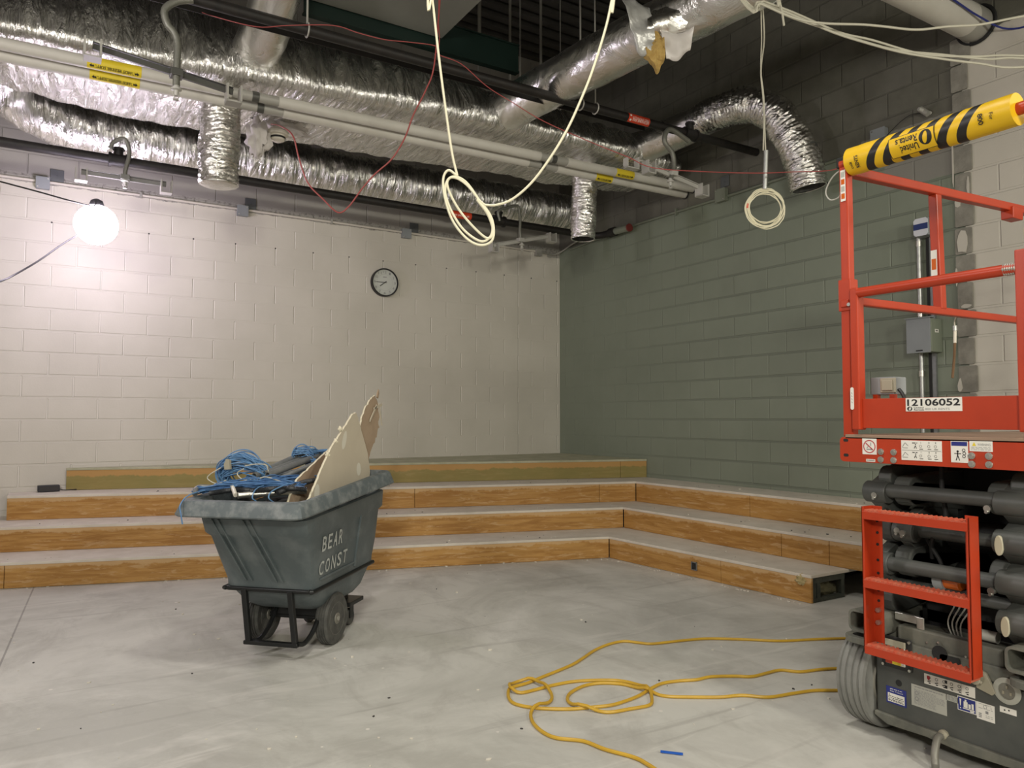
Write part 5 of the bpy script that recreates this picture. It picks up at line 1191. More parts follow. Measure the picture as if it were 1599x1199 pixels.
for k in range(4):
    q = MB(); z = 2.165+.03*k; q.box(XP-.0231,XP-.0226,-6.187,-6.171,z,z+.022); P('orange_square' if k % 2 == 0 else 'warning_square', q, 'amber' if k % 2 == 0 else 'paper_grey', 0, parent=sk)
# yellow foam on the end rail
RA, RB = V((XP,-6.205,2.315)), V((XP,-6.83,2.315))
q = MB(); q.cyl((XP,-6.16,2.315),(XP,-7.0,2.315),.022,16); P('end_rail', q, 'orange', 0, True)
def stripes():
    t = NT('hazard wrap'); s = t.sep()
    yy = t.math('ADD', s[1], 0.0); zz = s[2]
    u = t.math('ADD', t.math('MULTIPLY', s[1], -1.0), t.math('MULTIPLY', t.math('SUBTRACT', s[2], 2.315), -0.62))
    f = t.math('FRACT', t.math('MULTIPLY', u, 1/0.070)); m = t.math('LESS_THAN', f, 0.5)
    inside = t.math('MULTIPLY', t.math('GREATER_THAN', u, -0.245), t.math('LESS_THAN', u, 0.21))
    t.setb(Base_Color=t.mix(t.math('MULTIPLY', m, inside), (0.80, 0.50, 0.01), (0.014, 0.013, 0.012)), Roughness=0.42)
    return t.m
q = MB(); q.tube([RA.lerp(RB, k/30) for k in range(31)], .056, 40, rf=lambda t, a: .056 + .0015*noise.noise(V((t*20, math.cos(a)*2, math.sin(a)*2))))
wr = P('foam_wrap', q, stripes(), 0, True)
fw = curved((XP,-6.205,2.315), (0,-1,0), .0585, (0,0,1))
# direction check: x runs toward the camera side, y turns from the top toward the outside
fwo = lambda x, y: V((XP - math.sin(y/.0585)*.0585, -6.205 - x, 2.315 + math.cos(y/.0585)*.0585))
def wrapbox(box, lift_): 
    k = (.0585+lift_)/.0585
    return lambda x, y: V((XP - math.sin(y/.0585)*.0585*k, -6.205 - x, 2.315 + math.cos(y/.0585)*.0585*k))
f0 = wrapbox(None, .0004); f1 = wrapbox(None, .0012); f2 = wrapbox(None, .0018)
q = MB(); patch(q, (.195,.372,.072,.155), f0, 10, 12); lg = P('wrap_logo_panel', q, 'ink', 0, True, parent=wr)
q = MB(); patch(q, (.198,.369,.075,.152), f1, 10, 12); P('panel_field', q, 'yellow_foam', 0, True, parent=wr)
q = MB()
# the lettering is turned over: its tops point down and it reads from the near end to the far end
tb = lambda x, y: f2(.372-x, .152-y+.0)
tf = lambda x, y: f2(.366-x, .078+y)
text_on(q, 'United', (.058,.128,.036,.062), lambda x, y: f2(.366-x, .078+y), .02); text_on(q, 'Rentals', (.058,.142,.006,.032), lambda x, y: f2(.366-x, .078+y), .02)
a_ = [(.028+.024*math.cos(t), .028+.028*math.sin(t)) for t in [2*PI*k/28 for k in range(28)]]; b2_ = [(.030+.011*math.cos(t)*.8+.003*math.sin(t), .028+.022*math.sin(t)) for t in [2*PI*k/28 for k in range(28)]]
q.add([tf(x,y) for x,y in a_]+[tf(x,y) for x,y in b2_], [(i,(i+1)%28,28+(i+1)%28,28+i) for i in range(28)])
P('wrap_lettering', q, 'ink', 0, parent=wr)
q = MB()
def side(x0, y0): return lambda x, y: f2(x0 + y, y0 + x)
text_on(q, '800', (0,.038,0,.017), side(.522,.088), .02); text_on(q, 'For', (0,.024,0,.012), side(.560,.095), .01)
text_on(q, 'RENTS', (0,.050,0,.016), lambda x, y: f2(.066 - y, .142 - x), .02); text_on(q, 'call', (0,.028,0,.011), lambda x, y: f2(.038 - y, .140 - x), .01)
P('wrap_lettering', q, 'ink', 0, parent=wr)
# far side rails, mid post
tube_sq((XP,-6.178,2.285),(-1.2,-6.178,2.345),.04,.04); tube_sq((XP,-6.178,1.745),(-1.2,-6.178,1.762),.034,.034,'mid_rail'); tube_sq((-2.255,-6.178,2.29),(-2.235,-6.178,1.76),.040,.046,'side_post',up=(1,0,0))
q = MB(); q.box(-2.2765,-2.2755,-6.192,-6.164,1.90,2.03); sk = P('post_sticker', q, 'paper', 0)
q = MB(); q.box(-2.2772,-2.2766,-6.188,-6.168,1.94,1.99); P('orange_square', q, 'amber', 0, parent=sk)
q = MB(); q.box(-1.60,-1.50,-6.21,-6.15,2.27,2.33); P('rail_clip', q, 'orange', .004)
tube_sq((-1.22,-6.178,1.19),(-1.22,-6.178,2.36),.04,.04,'corner_post',up=(1,0,0)); tube_sq((-1.22,-6.91,1.19),(-1.22,-6.91,2.36),.04,.04,'corner_post',up=(1,0,0))
tube_sq((XP,-6.95,2.30),(-1.2,-6.95,2.345),.04,.04); tube_sq((-1.22,-6.178,2.34),(-1.22,-6.95,2.34),.04,.04); tube_sq((-1.22,-6.178,1.76),(-1.22,-6.95,1.76),.034,.034,'mid_rail')
q = MB(); q.bar((-1.68,-6.60,1.20),(-1.64,-6.595,1.80),.03,.04); P('ladder_stile', q, 'orange', .003)
# entry gate at the end
XG = -2.945
tube_sq((XG,-6.232,1.215),(XG,-6.232,1.785),.034,.046,'gate_post',up=(1,0,0)); tube_sq((XG,-6.845,1.215),(XG,-6.845,1.825),.040,.05,'gate_post',up=(1,0,0))
q = MB(); q.cyl((XG-.005,-6.245,1.765),(XG-.005,-6.825,1.765),.020,16); P('gate_bar', q, 'orange', 0, True)
q = MB(); q.tube([V((XG-.005,-6.785-.0012*k,1.765)) + V((math.cos(k*1.05),0,math.sin(k*1.05)))*.019 for k in range(36)], .004, 6); q.cyl((XG-.005,-6.78,1.765),(XG-.005,-6.83,1.765),.012,10); P('gate_spring', q, 'galv_dull', 0, True)
q = MB(); q.box(XG-.004,XG+.012,-6.93,-6.22,1.222,1.338); tb_ = P('toe_board', q, 'orange', .002)
b = D['id_st']; b = [b[0], b[1], 1.287, 1.337]
q = MB(); q.box(XG-.0055,XG-.0042,b[1],b[0],b[2],b[3]); st = P('number_sticker', q, 'paper', 0, parent=tb_)
q = MB(); fn = flat((XG-.0055,b[0],b[2]),(0,-1,0),(0,0,1),(-1,0,0),.0007); w, h = b[0]-b[1], b[3]-b[2]
text_on(q, '12106052', (w*.03,w*.97,h*.40,h*.92), fn, .022)
a_ = [(w*.075+.010*math.cos(t), h*.20+h*.16*math.sin(t)) for t in [2*PI*k/24 for k in range(24)]]; b2_ = [(w*.08+.0042*math.cos(t)+.0012*math.sin(t), h*.20+h*.125*math.sin(t)) for t in [2*PI*k/24 for k in range(24)]]
q.add([fn(x,y) for x,y in a_]+[fn(x,y) for x,y in b2_], [(i,(i+1)%24,24+(i+1)%24,24+i) for i in range(24)])
text_on(q, 'United', (w*.155,w*.33,h*.215,h*.335), fn, .01); text_on(q, 'Rentals', (w*.155,w*.34,h*.06,h*.18), fn, .01)
P('number_lettering', q, 'ink', 0, parent=tb_)
q = MB(); text_on(q, '800 UR RENTS', (w*.36,w*.79,h*.09,h*.24), fn); P('grey_lettering', q, 'ink_grey', 0, parent=tb_)
q = MB(); q.prism(rrect(-6.227,-6.213,1.295,1.385,.007,3), (XG-.026,0,0),(0,1,0),(0,0,1),(1,0,0),.002); ts = P('oval_tag', q, 'paper', 0); 
q = MB(); [line_on(q, (.012+.012*k,.002), (.018+.012*k,.006), .002, lambda x, y: V((XG-.0266,-6.224+y,1.31+x))) for k in range(4)]; P('lettering', q, 'ink_grey', 0, parent=ts)
q = MB(); q.box(XG-.012,XG-.010,-6.93,-6.858,1.30,1.40); P('paper_notice', q, simple('cream notice',(.75,.70,.52),.6), 0)
q = MB(); q.box(XG-.0,XG+.03,-6.885,-6.845,1.828,1.90); P('yellow_cap', q, 'yellow_foam', .006)
# platform power box
q = MB(); q.box(-2.885,-2.80,-6.345,-6.245,1.355,1.425); pb = P('power_box', q, 'box_grey', .004)
q = MB(); q.box(-2.892,-2.885,-6.355,-6.29,1.362,1.42); q.box(-2.90,-2.892,-6.345,-6.30,1.37,1.412); P('box_cover', q, 'tan', .003, parent=pb)
q = MB(); q.box(-2.885,-2.865,-6.275,-6.255,1.335,1.356); q.box(-2.885,-2.865,-6.345,-6.325,1.335,1.356); P('box_foot', q, 'orange', 0, parent=pb)
q = MB(); q.tube([(-2.87,-6.355,1.375),(-2.875,-6.37,1.36),(-2.88,-6.385,1.335)],.007,8); P('box_lead', q, 'black_cord', 0, True, parent=pb)
q = MB(); q.tube(smooth([(XP,-6.16,2.30),(XP-.01,-6.12,2.27),(XP-.01,-6.09,2.22),(XP-.01,-6.11,2.18),(XP-.01,-6.15,2.18),(XP-.02,-6.17,2.20)],6),.003,6); P('wire_loop', q, 'paper_grey', 0, True)
# lanyard
L_ = [V(p) for p in D['lanyard']]
rt = thing('lanyard', 'short lanyard with a white grip hanging from the far mid rail of the lift', 'lanyard', tuple(L_[-1]))
MB().tube(smooth([V((L_[0].x,-6.160,1.775)), L_[1], L_[2]], 5), .003, 6).build('wire', M['cable_white'], rt)
MB().cyl(L_[2]+V((0,0,.012)), L_[2]-V((0,0,.012)), .010, 10).build('shackle', M['galv'], rt)
MB().cyl(L_[2]-V((0,0,.012)), L_[3], .007, 10).build('grip', M['white_plastic'], rt)
MB().tube(smooth([L_[3], L_[4], L_[5]+V((-.01,0,0))], 5), .006, 8).build('cord', simple('brown cord',(.16,.09,.04),.7), rt)
# ================================================================== TILT CART
CO = (-4.483, -3.756, 0)
def LW(l, w, z): return V((l, -w, z))      # local: x runs away along the cart, -y to its right
cart = thing('tilt_cart', 'grey plastic tilt cart stencilled on its side and heaped with demolition scrap', 'cart', CO, math.radians(45))
def ring(l0, l1, w, z0, z1, r, k=5, n=64):
    """horizontal section, rising from z0 at the front to z1 at the rear"""
    P_ = resample(rrect(l0, l1, -w, w, r, k), n)
    return [V((p.x, p.y, z0 + (z1-z0)*(p.x-l0)/(l1-l0))) for p in P_]
def cpart(name, mb, mat, parent=None, **kw): return mb.build(name, M[mat] if isinstance(mat, str) else mat, parent or cart, local=True, **kw)
RI = .085
body = MB()
body.loft([ring(-.04,.29,.155,.200,.200,.06), ring(-.13,.36,.198,.218,.222,.07), ring(-.21,.415,.222,.255,.26,.075), ring(-.275,.445,.240,.320,.33,.07), ring(-.296,.455,.248,.352,.362,.06),
           ring(-.312,.462,.260,.360,.372,.05), ring(-.314,.465,.262,.40,.415,.05), ring(-.36,.482,.276,.50,.53,.05), ring(-.432,.49,.292,.645,.70,.05), ring(-.458,.512,.308,.665,.72,.05), ring(-.49,.52,.312,.745,.815,.05),
           ring(-.475,.508,.296,.75,.82,.06), ring(-.37,.45,.262,.55,.60,.06), ring(-.34,.42,.245,.50,.52,.06)], caps=True)
# moulded front grooves framed by ribs, and a raised side panel edge
def fpt(z, w):   # front wall point
    t = (z-.40)/(.745-.40); return LW(-.314 - (.49-.314)*t - .003, w, z)
for w in (-.125, .055):
    a, b_ = fpt(.402, w+.02), fpt(.742, w-.075)
    for s in (-.018, .018): body.bar(a + LW(0,s,0), b_ + LW(0,s,0), .008, .016, (1,0,0))
def spt(l, z, o=.002):
    t = (z-.40)/(.70-.40); return LW(l, .266 + (.298-.266)*t + o, z)
for (l0, l1, z0, z1) in ((.17,.17,.40,.80),):
    body.bar(spt(l0, z0), spt(l1+.02, z1-.10), .016, .010, (0,1,0))
body.bar(spt(-.25,.41), spt(.16,.425), .010, .006, (0,1,0))
cpart('cart_body', body, 'bin')
rim = MB()
O1 = dict(n=72)
def rg_(l0, l1, w, z0, r, n=72): return ring(l0, l1, w, z0, z0+RI, r, 5, n)
rim.loft([rg_(-.495,.525,.314,.765,.06), rg_(-.628,.57,.354,.768,.045), rg_(-.633,.574,.358,.776,.045), rg_(-.612,.562,.342,.838,.05), rg_(-.604,.555,.336,.846,.05), rg_(-.56,.535,.315,.849,.06), rg_(-.53,.515,.298,.845,.06), rg_(-.478,.508,.292,.745,.06)], caps=False, closed=True)
cpart('rolled_rim', rim, 'bin_dusty')
# stencil
def sfn(x, z): return spt(x, z, .0035)
def stencil(word, l0, l1, z0, z1, rise):
    st = MB()
    n_ = len(word); w_ = (l1-l0)/n_
    for i, c_ in enumerate(word):
        x0 = l0 + w_*i + w_*.10; dz = rise*(i+.5)/n_
        text_on(st, c_, (x0, x0 + w_*.72, z0+dz, z1+dz), lambda x, z: sfn(x, z), .012)
    cpart('stencil_word', st, 'stencil')
stencil('BEAR', -.275, -.025, .555, .635, .015); stencil('CONST', -.285, .055, .43, .505, .02)
# tubular frame
fr = MB()
P_ = [LW(.44,-.262,.372), LW(-.25,-.262,.357), LW(-.305,-.24,.356), LW(-.318,-.19,.356), LW(-.318,.19,.356), LW(-.305,.24,.356), LW(-.25,.262,.357), LW(.44,.262,.376)]
fr.tube(smooth(P_, 6), .012, 10); cpart('belt_tube', fr, 'black_steel')
for w in (-.135, .135):
    q = MB(); q.bar(LW(-.322,w,.358), LW(-.318,w+.03,.085), .030, .026, (1,0,0)); cpart('stand_leg', q, 'black_steel', smooth=False, bevel=.004)
    q = MB(); q.tube(smooth([LW(-.318,w+.045,.085), LW(-.27,w+.06,.08), LW(-.18,w+.06,.12), LW(-.08,w+.05,.20), LW(-.02,w+.04,.235)], 6), .013, 10); cpart('curved_brace', q, 'black_steel')
q = MB(); q.box(-.335,-.300,-.185,.13,.068,.090); cpart('foot_bar', q, 'black_steel', smooth=False, bevel=.005)
q = MB(); q.cyl(LW(0,-.21,.142), LW(0,.21,.142), .015, 14); q.box(-.03,.03,-.15,.15,.155,.215); cpart('axle', q, 'black_steel')
for s in (-1, 1):
    t_ = MB(); r, w = .142, .036; pr = [(.085,-w*.95),(.128,-w)]
    for g in (-.6,-.2,.2,.6): pr += [(r,w*(g-.12)),(r-.005,w*(g-.06)),(r-.005,w*(g+.06)),(r,w*(g+.12))]
    pr += [(.128,w),(.085,w*.95)]
    t_.lathe(pr, LW(0,.21*s,.142), (0,1,0), 44); ty = cpart('wheel', t_, 'tyre_dark', angle=25)
    rm = MB(); rm.lathe([(.016,-w*1.1),(.03,-w*1.05),(.034,-w*.7),(.07,-w*.6),(.088,-w*.97),(.09,-w*.8)], LW(0,.21*s,.142), (0,1,0), 32); rm.lathe([(.09,w*.8),(.088,w*.97),(.07,w*.6),(.034,w*.7),(.03,w*1.05),(.016,w*1.1)], LW(0,.21*s,.142), (0,1,0), 32)
    hub = cpart('rim', rm, 'rim', ty)
    cp = MB(); cp.cyl(LW(0,.21*s-w*1.2,.142), LW(0,.21*s+w*1.2,.142), .013, 12); cpart('axle_cap', cp, 'steel', ty)
    cs = MB(); cs.lathe([(.02,-.016),(.045,-.018),(.050,-.012),(.050,.012),(.045,.018),(.02,.016)], LW(.38,.13*s,.05), (0,1,0), 24); c1 = cpart('caster_wheel', cs, 'tyre_dark')
    fk = MB(); fk.box(.355,.405,-.13*s-.024,-.13*s-.019,.045,.125); fk.box(.355,.405,-.13*s+.019,-.13*s+.024,.045,.125); fk.box(.32,.44,-.13*s-.03,-.13*s+.03,.12,.132); cpart('caster_fork', fk, 'black_steel', c1, smooth=False)
q = MB(); q.box(.28,.47,-.19,.19,.133,.158); q.box(.30,.40,-.12,.12,.155,.28); cpart('caster_bracket', q, 'black_steel', smooth=False, bevel=.004)

# ---- the load: everything lies in the cart and stays separate
Rz = Matrix.Translation(CO) @ Matrix.Rotation(math.radians(45), 4, 'Z')
def G(l, w, z): return Rz @ LW(l, w, z)
rgc = random.Random(21)
def strand_coil(mb, c, U, W, N, ru, rw, thick, loops, r, wob=.02, arc=(0, 2*PI)):
    for k in range(loops):
        ph = rgc.random()*6.28; du = rgc.gauss(0, thick); dw = rgc.gauss(0, thick); dn = rgc.gauss(0, thick); pts = []
        n_ = 26
        for i in range(n_):
            a = arc[0] + (arc[1]-arc[0])*i/(n_-1 if arc[1]-arc[0] < 6.2 else n_)
            p = c + U*((ru+du)*math.cos(a)) + W*((rw+dw)*math.sin(a)) + N*(dn + wob*math.sin(a*2+ph))
            pts.append(p)
        mb.tube(smooth(pts, 2, arc[1]-arc[0] > 6.2), r, 6, closed=arc[1]-arc[0] > 6.2)
def wild(mb, a, b, n, r, spread, sag=.0):
    for k in range(n):
        p = [a + V((rgc.gauss(0,spread),rgc.gauss(0,spread),rgc.gauss(0,spread*.6)))]
        for t in (.25,.5,.75): p.append(a.lerp(b, t) + V((rgc.gauss(0,spread),rgc.gauss(0,spread),rgc.gauss(0,spread*.6)-sag*math.sin(PI*t))))
        p.append(b + V((rgc.gauss(0,spread),rgc.gauss(0,spread),rgc.gauss(0,spread*.6))))
        mb.tube(smooth(p, 5), r, 6)
Lx = V((.7071,.7071,0)); Wx = V((.7071,-.7071,0)); Z = V((0,0,1))
def cthing(name, lab, cat, mb, mat, group=None): return tag(mb.build(name, M[mat] if isinstance(mat, str) else mat), lab, cat, group)
# filler scrap under the load
q = MB(); q.sphere(G(-.03,0,.725), .25, 32, 18, (1.0,1.0,.42), lambda d: .9+.25*noise.noise(d*3))
tag(q.build('crushed_scrap', M['rubble_dark']), 'dark crushed scrap filling the bottom of the grey tilt cart', 'scrap', kind='stuff')
# upright hank on the left
c = G(-.15,-.265,.955)
q = MB(); U_ = (Wx*.93 + Lx*.2).normalized(); strand_coil(q, c, U_, (Z*.95 - Lx*.3).normalized(), (Lx*.9+Z*.3).normalized(), .112, .088, .014, 44, .0034)
strand_coil(q, c + Wx*.03 - Z*.03, U_, (Z*.8 - Lx*.6).normalized(), (Lx*.8+Z*.6).normalized(), .122, .080, .012, 18, .0034)
o = cthing('cable_hank', 'big blue cable hank standing up on the left of the cart load', 'cable', q, 'blue_cable', 'blue cables in the cart')
# fan of cable falling right from the hank
q = MB()
for k in range(46):
    a = c + Wx*(.03+.05*rgc.random()) + Z*(.04*rgc.random()-.05) - Lx*.02
    b = G(-.05+.2*rgc.random(), .10+.10*rgc.random(), .88+.05*rgc.random())
    m_ = a.lerp(b, .5) + Z*(.008*rgc.gauss(0,1)-.034) - Lx*(.05+.05*rgc.random())
    q.tube(smooth([a, a.lerp(m_, .5) + Z*(.006*rgc.gauss(0,1)), m_, m_.lerp(b, .5), b], 5), .0034, 6)
cthing('cable_fan', 'fan of blue cables spreading across the middle of the cart load', 'cable', q, 'blue_cable', 'blue cables in the cart')
# flat bundle along the front rim
q = MB(); wild(q, G(-.44,-.33,.885), G(-.28,.16,.90), 46, .0032, .017, -.02); wild(q, G(-.40,-.22,.90), G(-.05,.14,.93), 24, .0032, .018, -.01)
o = cthing('cable_bundle', 'flat bundle of darker blue cables lying along the front rim of the cart', 'cable', q, 'blue_cable_dark', 'blue cables in the cart')
q = MB(); q.tube(smooth([G(-.40,-.28,.89),G(-.56,-.30,.872),G(-.632,-.30,.83),G(-.645,-.285,.78),G(-.64,-.28,.735)],6), .0034, 6); q.tube(smooth([G(-.3,-.02,.91),G(-.47,.02,.90),G(-.52,.03,.862),G(-.5,.04,.84)],6), .0034, 6)
q.tube(smooth([G(-.35,.13,.92),G(-.45,.10,.89),G(-.50,.11,.86),G(-.46,.12,.83)],6), .0034, 6)
cthing('cable_tail', 'loose blue cable tails hanging over the front rim of the cart', 'cable', q, 'blue_cable', 'blue cables in the cart')
# rear coil
c2 = G(.13,-.04,1.045)
q = MB(); strand_coil(q, c2, (Wx*.9+Lx*.4).normalized(), (Z*.65-Lx*.5).normalized(), (Z*.7+Lx*.7).normalized(), .062, .042, .008, 16, .0032)
wild(q, c2 + Z*.02 - Wx*.02, G(.27,.15,1.06), 14, .0032, .012); wild(q, c2 - Z*.02, G(.10,.15,.985), 14, .0032, .014)
cthing('cable_coil', 'smaller blue cable coil at the back of the cart load', 'cable', q, 'blue_cable', 'blue cables in the cart')
q = MB(); q.tube(smooth([G(-.26,-.19,.985),G(-.25,-.235,.96),G(-.26,-.20,.93),G(-.28,-.12,.92),G(-.28,-.05,.945),G(-.29,.03,.93),G(-.28,.09,.91),G(-.27,.13,.885)],7), .0034, 6)
q.tube(smooth([G(-.25,-.19,1.0),G(-.24,-.13,1.01),G(-.22,-.08,1.005),G(-.21,-.07,.97)],6), .003, 6); q.tube(smooth([G(-.24,-.34,.99),G(-.26,-.40,.95),G(-.26,-.41,.925),G(-.25,-.36,.90),G(-.24,-.31,.92)],6), .003, 6)
for k in range(9): q.tube(smooth([G(-.20+.01*k,-.17+.01*k,.935), G(-.22,-.185+.012*k,.93-.006*k), G(-.23,-.20+.014*k,.915-.01*(k%3))],4), .0018, 5)
cthing('cable_tail', 'pale cable looping loosely over the blue hank in the cart', 'cable', q, 'cable_white')
q = MB(); q.prism([(-.016,-.022),(.018,-.02),(.014,.03),(-.006,.036),(-.02,.01)], G(-.25,-.30,1.0), Wx, Z, Lx, .018)
cthing('junction_scrap', 'small torn pale scrap caught on top of the blue cable hank', 'scrap', q, 'tan')
q = MB(); q.cyl(G(-.26,.005,.905), G(-.25,.03,.902), .017, 12); cthing('tape_wrap', 'bright blue tape wrap around the cable fan in the cart', 'tape', q, 'blue_tape')
# conduits
def conduit(lab, a, b, r, mat='emt'):
    rt = thing('conduit_offcut', lab, 'conduit', tuple(min((a,b), key=lambda p: p.z) - Z*r), 0, 'conduit offcuts in the cart'); d = (b-a).normalized()
    q = MB(); q.tube([a, a.lerp(b,.5), b], r, 18, caps=False); q.tube([a+d*.0005, a.lerp(b,.5), b], r*.80, 18, caps=False); q.build('tube', M[mat], rt)
    q = MB(); u = d.orthogonal().normalized(); w = d.cross(u); ri = [a + (u*math.cos(t)+w*math.sin(t))*r for t in [2*PI*k/18 for k in range(18)]]; r2 = [a + (u*math.cos(t)+w*math.sin(t))*r*.8 for t in [2*PI*k/18 for k in range(18)]]
    q.add(ri+r2, [(k,(k+1)%18,18+(k+1)%18,18+k) for k in range(18)]); q.build('cut_end', M['steel'], rt)
    q = MB(); q.cyl(a+d*.05, a+d*.052, r*.79, 14); q.build('dark_bore', M['dark'], rt)
conduit('grey conduit end pointing out, leftmost of the trio behind the cable fan', G(-.20,-.162,.943), G(.20,-.08,1.05), .0185)
conduit('grey conduit end pointing out, right hand one of the trio behind the cable fan', G(-.20,-.080,.948), G(.20,.02,1.04), .0185)
conduit('dark conduit end between the two larger ones behind the cable fan', G(-.16,-.125,.955), G(.22,-.03,1.045), .0135)
conduit('long thin grey conduit slanting up to the wallboard', G(-.17,-.035,.925), G(.22,.145,1.055), .0135)
conduit('pale conduit end poking out over the front rim of the cart', G(-.505,-.062,.868), G(-.25,.18,.875), .0165, 'steel')
q = MB(); q.tube(smooth([G(-.50,-.315,.868),G(-.46,-.33,.895),G(-.42,-.30,.898),G(-.33,-.14,.88)],6), .0135, 12); cthing('conduit_elbow', 'bent grey conduit lying at the left end of the front rim', 'conduit', q, 'emt')
q = MB(); q.cyl(G(-.40,-.165,.905), G(-.49,-.085,.868), .011, 14); cthing('pale_tube', 'short cream plastic tube leaning on the front rim', 'tube', q, 'white_plastic')
for k, (a, b, lab) in enumerate(((G(-.46,-.02,.884), G(-.30,.21,.885), 'black corrugated tube on the front right of the cart load'), (G(-.40,.10,.875), G(-.12,.22,.93), 'black corrugated tube tucked against the wallboard'), (G(-.47,-.25,.872), G(-.36,-.02,.878), 'black corrugated tube at the front left of the cart load'))):
    q = MB(); m_ = a.lerp(b, .5) + Z*.012; pts = smooth([a, m_, b], 40)
    q.tube(pts, .014, 12, rf=lambda t, _: .0135 + .0022*math.sin(t*260)); cthing('corrugated_tube', lab, 'tube', q, 'corr', 'corrugated tubes in the cart')
# wallboard pieces (standing along the right side)
def board(name, lab, poly, w, tilt, th, mats, wobble=.0018, extra=None):
    """poly in (l, z); w is the side position, tilt leans it outwards with height"""
    rt = thing(name, lab, 'wallboard', tuple(G(sum(p[0] for p in poly)/len(poly), w, min(p[1] for p in poly))), 0, 'broken wallboard in the cart')
    zz0 = min(p[1] for p in poly)
    def pt(l, z, o): return G(l, w + tilt*(z-zz0) + o, z)
    n_ = len(poly); rr = random.Random(len(lab))
    fine = []
    for i in range(n_):
        a, b = poly[i], poly[(i+1) % n_]; L_ = math.hypot(b[0]-a[0], b[1]-a[1]); m_ = max(1, int(L_/.018))
        for j in range(m_):
            t = j/m_; fine.append((a[0]+(b[0]-a[0])*t + rr.gauss(0,wobble)*(j > 0), a[1]+(b[1]-a[1])*t + rr.gauss(0,wobble)*(j > 0)))
    f_ = MB(); f_.add([pt(l,z,th/2) for l,z in fine], [tuple(range(len(fine)))]); f_.build('paper_face', M[mats[0]], rt, smooth=False)
    f_ = MB(); f_.add([pt(l,z,-th/2) for l,z in fine], [tuple(range(len(fine)))]); f_.build('paper_back', M[mats[1]], rt, smooth=False)
    e_ = MB(); k = len(fine); cx_ = sum(p[0] for p in fine)/k; cz_ = sum(p[1] for p in fine)/k
    A = [pt(l,z,th/2-.0008) for l,z in fine]; B2 = [pt(l,z,-th/2+.0008) for l,z in fine]; C2 = [pt(l+(l-cx_)*.012*rr.random(), z+(z-cz_)*.012*rr.random(), 0) for l,z in fine]
    e_.add(A+C2+B2, [(i,(i+1)%k,k+(i+1)%k,k+i) for i in range(k)] + [(k+i,k+(i+1)%k,2*k+(i+1)%k,2*k+i) for i in range(k)]); e_.build('gypsum_edge', M['gyp_core'], rt, smooth=False)
    if extra: extra(rt, pt, th)
def patches(rt, pt, th):
    for (l, z, a, b, rot) in ((.065,1.135,.026,.055,-.3),(-.235,.865,.030,.045,0),(.275,.955,.030,.040,.3)):
        q = MB(); pts = []
        for k in range(22):
            t = 2*PI*k/22; x = a*math.cos(t)*(1 if math.sin(t) < 0 else .95); y = b*math.sin(t); pts.append((l + x*math.cos(rot) - y*math.sin(rot), z + x*math.sin(rot) + y*math.cos(rot)))
        q.add([pt(x,y,th/2+.0008) for x,y in pts], [tuple(range(22))]); q.build('filler_patch', M['mud'], rt, smooth=False)
    for (l, z) in ((-.12,1.06),(.02,1.20),(-.03,1.13)):
        q = MB(); q.sphere(pt(l,z,.0), .016, 10, 7, (1,.9,1.2), lambda d: .8+.6*noise.noise(d*2.5)); q.build('loose_crumb', M['gyp_core'], rt)
board('wallboard_piece', 'large cream wallboard triangle with three filled spots standing in the cart', [(-.37,.80),(-.30,.845),(-.19,.985),(-.085,1.10),(.02,1.175),(.10,1.235),(.165,1.285),(.205,1.295),(.235,1.265),(.31,1.16),(.40,1.04),(.445,.93),(.43,.84)], .225, .04, .014, ('gyp','gyp_brown'), extra=patches)
board('wallboard_piece', 'thin wallboard wedge showing brown paper, left of the cream triangle', [(-.36,.80),(-.30,.90),(-.27,.935),(-.12,1.0),(.03,1.065),(.14,1.105),(.10,1.02),(-.05,.90),(-.2,.79)], .125, .06, .013, ('gyp_brown','gyp'))
def shards(rt, pt, th):
    q = MB()
    for (l, z, dl, dz) in ((.62,1.33,.13,.03),(.56,1.25,.10,.10),(.70,1.36,.05,-.13)):
        q.prism([(0,0),(dl,dz),(dl*1.02,dz-.018),(.0,-.014)], pt(l,z,th), Lx, Z, Wx, .006)
    q.build('torn_paper', M['gyp'], rt, smooth=False)
    q = MB(); q.prism([(0,0),(.012,.03),(.03,.05),(.035,.02),(.02,-.01)], pt(.66,1.40,th), Lx, Z, Wx, .008); q.build('torn_tip', M['gyp_brown'], rt, smooth=False)
board('wallboard_piece', 'tall jagged brown faced wallboard shard sticking up at the back of the cart', [(.36,.92),(.40,1.10),(.46,1.26),(.53,1.34),(.615,1.395),(.66,1.41),(.70,1.37),(.735,1.27),(.715,1.24),(.735,1.20),(.70,1.16),(.66,1.10),(.61,1.06),(.55,.98),(.50,.90)], .165, .0, .013, ('gyp_brown','gyp'), .004, shards)

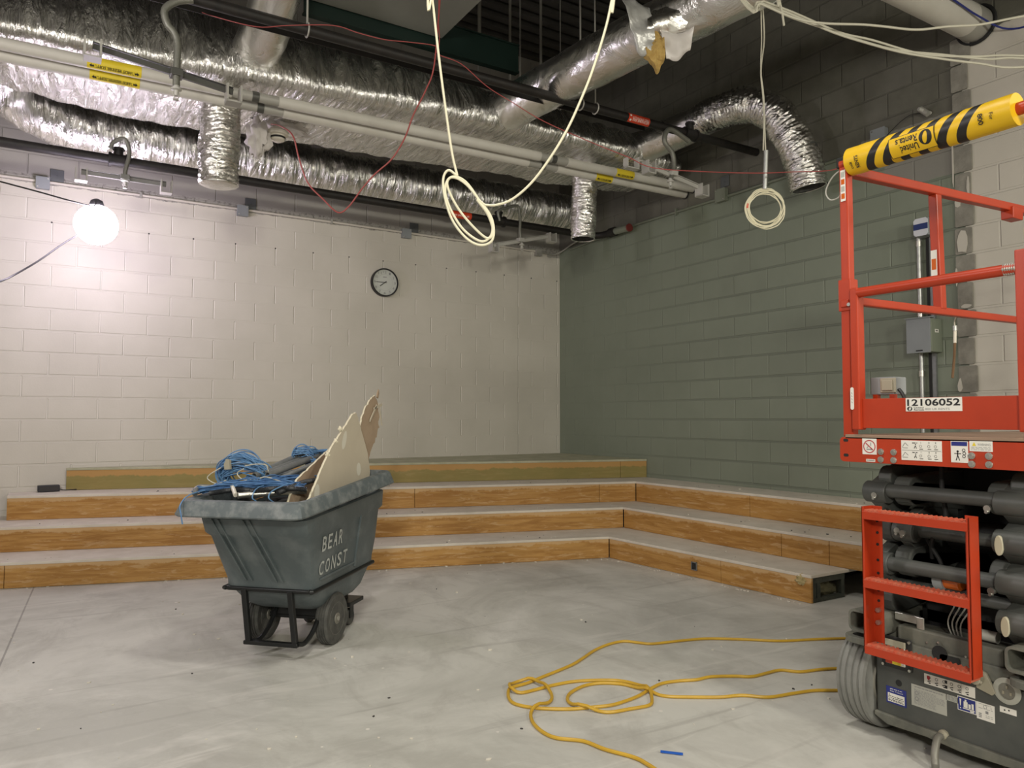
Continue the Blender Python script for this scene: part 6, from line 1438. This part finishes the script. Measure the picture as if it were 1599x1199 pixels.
# ================================================================== LIGHTS, CAMERA
def lamp(name, loc, energy, col, size):
    l = bpy.data.lights.new(name, 'POINT'); l.energy = energy; l.color = col; l.shadow_soft_size = size
    o = bpy.data.objects.new(name, l); COL.objects.link(o); o.location = loc; return o
def fill_spot(loc, aim, energy, col, size, cone, blend=1.0):  # unseen fill spots, added to brighten floor and lower walls
    l = bpy.data.lights.new('fill_spot_lamp', 'SPOT'); l.energy = energy; l.color = col; l.shadow_soft_size = size; l.spot_size = math.radians(cone); l.spot_blend = blend
    o = bpy.data.objects.new('fill_spot_lamp', l); COL.objects.link(o); o.location = loc
    o.rotation_euler = (V(aim) - V(loc)).to_track_quat('-Z', 'Y').to_euler(); return o
WARM = (1.0, 0.96, 0.84)
fill_spot((-7.0, -9.8, 2.7), (-3.8, -3.8, 0.3), 400, WARM, .20, 95)  # added fill behind the camera, cone leaves the upper room dark
fill_spot((-3.4, -10.2, 2.7), (-2.2, -3.8, 0.6), 300, WARM, .20, 90)  # added fill behind the camera, aimed past the lift
fill_spot((-4.3, -6.0, 4.7), (-4.0, -5.4, 0.0), 230, (1.0, 0.96, 0.88), .25, 105)  # added overhead fill, brightens the middle of the floor
lamp('fill_lamp', (-7.3, -4.6, 3.1), 130, (1.0, 0.93, 0.92), .16)  # added fill left of frame, lifts the mid floor and ducts
lamp('fill_lamp', (-6.6, -9.9, 3.1), 150, WARM, .16)  # added fill behind the camera for general brightness
lamp('fill_lamp', (-1.3, -8.9, 2.9), 110, WARM, .16)  # added fill right of frame, lifts the green wall and nearby floor
w = bpy.data.worlds.new('dim interior'); SC.world = w; w.use_nodes = True
w.node_tree.nodes['Background'].inputs[0].default_value = (0.6, 0.62, 0.55, 1); w.node_tree.nodes['Background'].inputs[1].default_value = 0.05
cam = bpy.data.cameras.new('camera'); co = bpy.data.objects.new('camera', cam); COL.objects.link(co)
co.location = (-5.709, -8.065, 1.263)
co.rotation_euler = (math.radians(90+2.577), 0, -math.radians(31.641))
cam.sensor_fit = 'HORIZONTAL'; cam.sensor_width = 36.0; cam.lens = 1171.37/1599*36.0
cam.clip_start = .05; cam.clip_end = 60
SC.camera = co
vs = SC.view_settings; vs.view_transform = 'Standard'; vs.look = 'None'; vs.gamma = 1.0; vs.use_curve_mapping = False; vs.exposure = 0.12
SC.display_settings.display_device = 'sRGB'
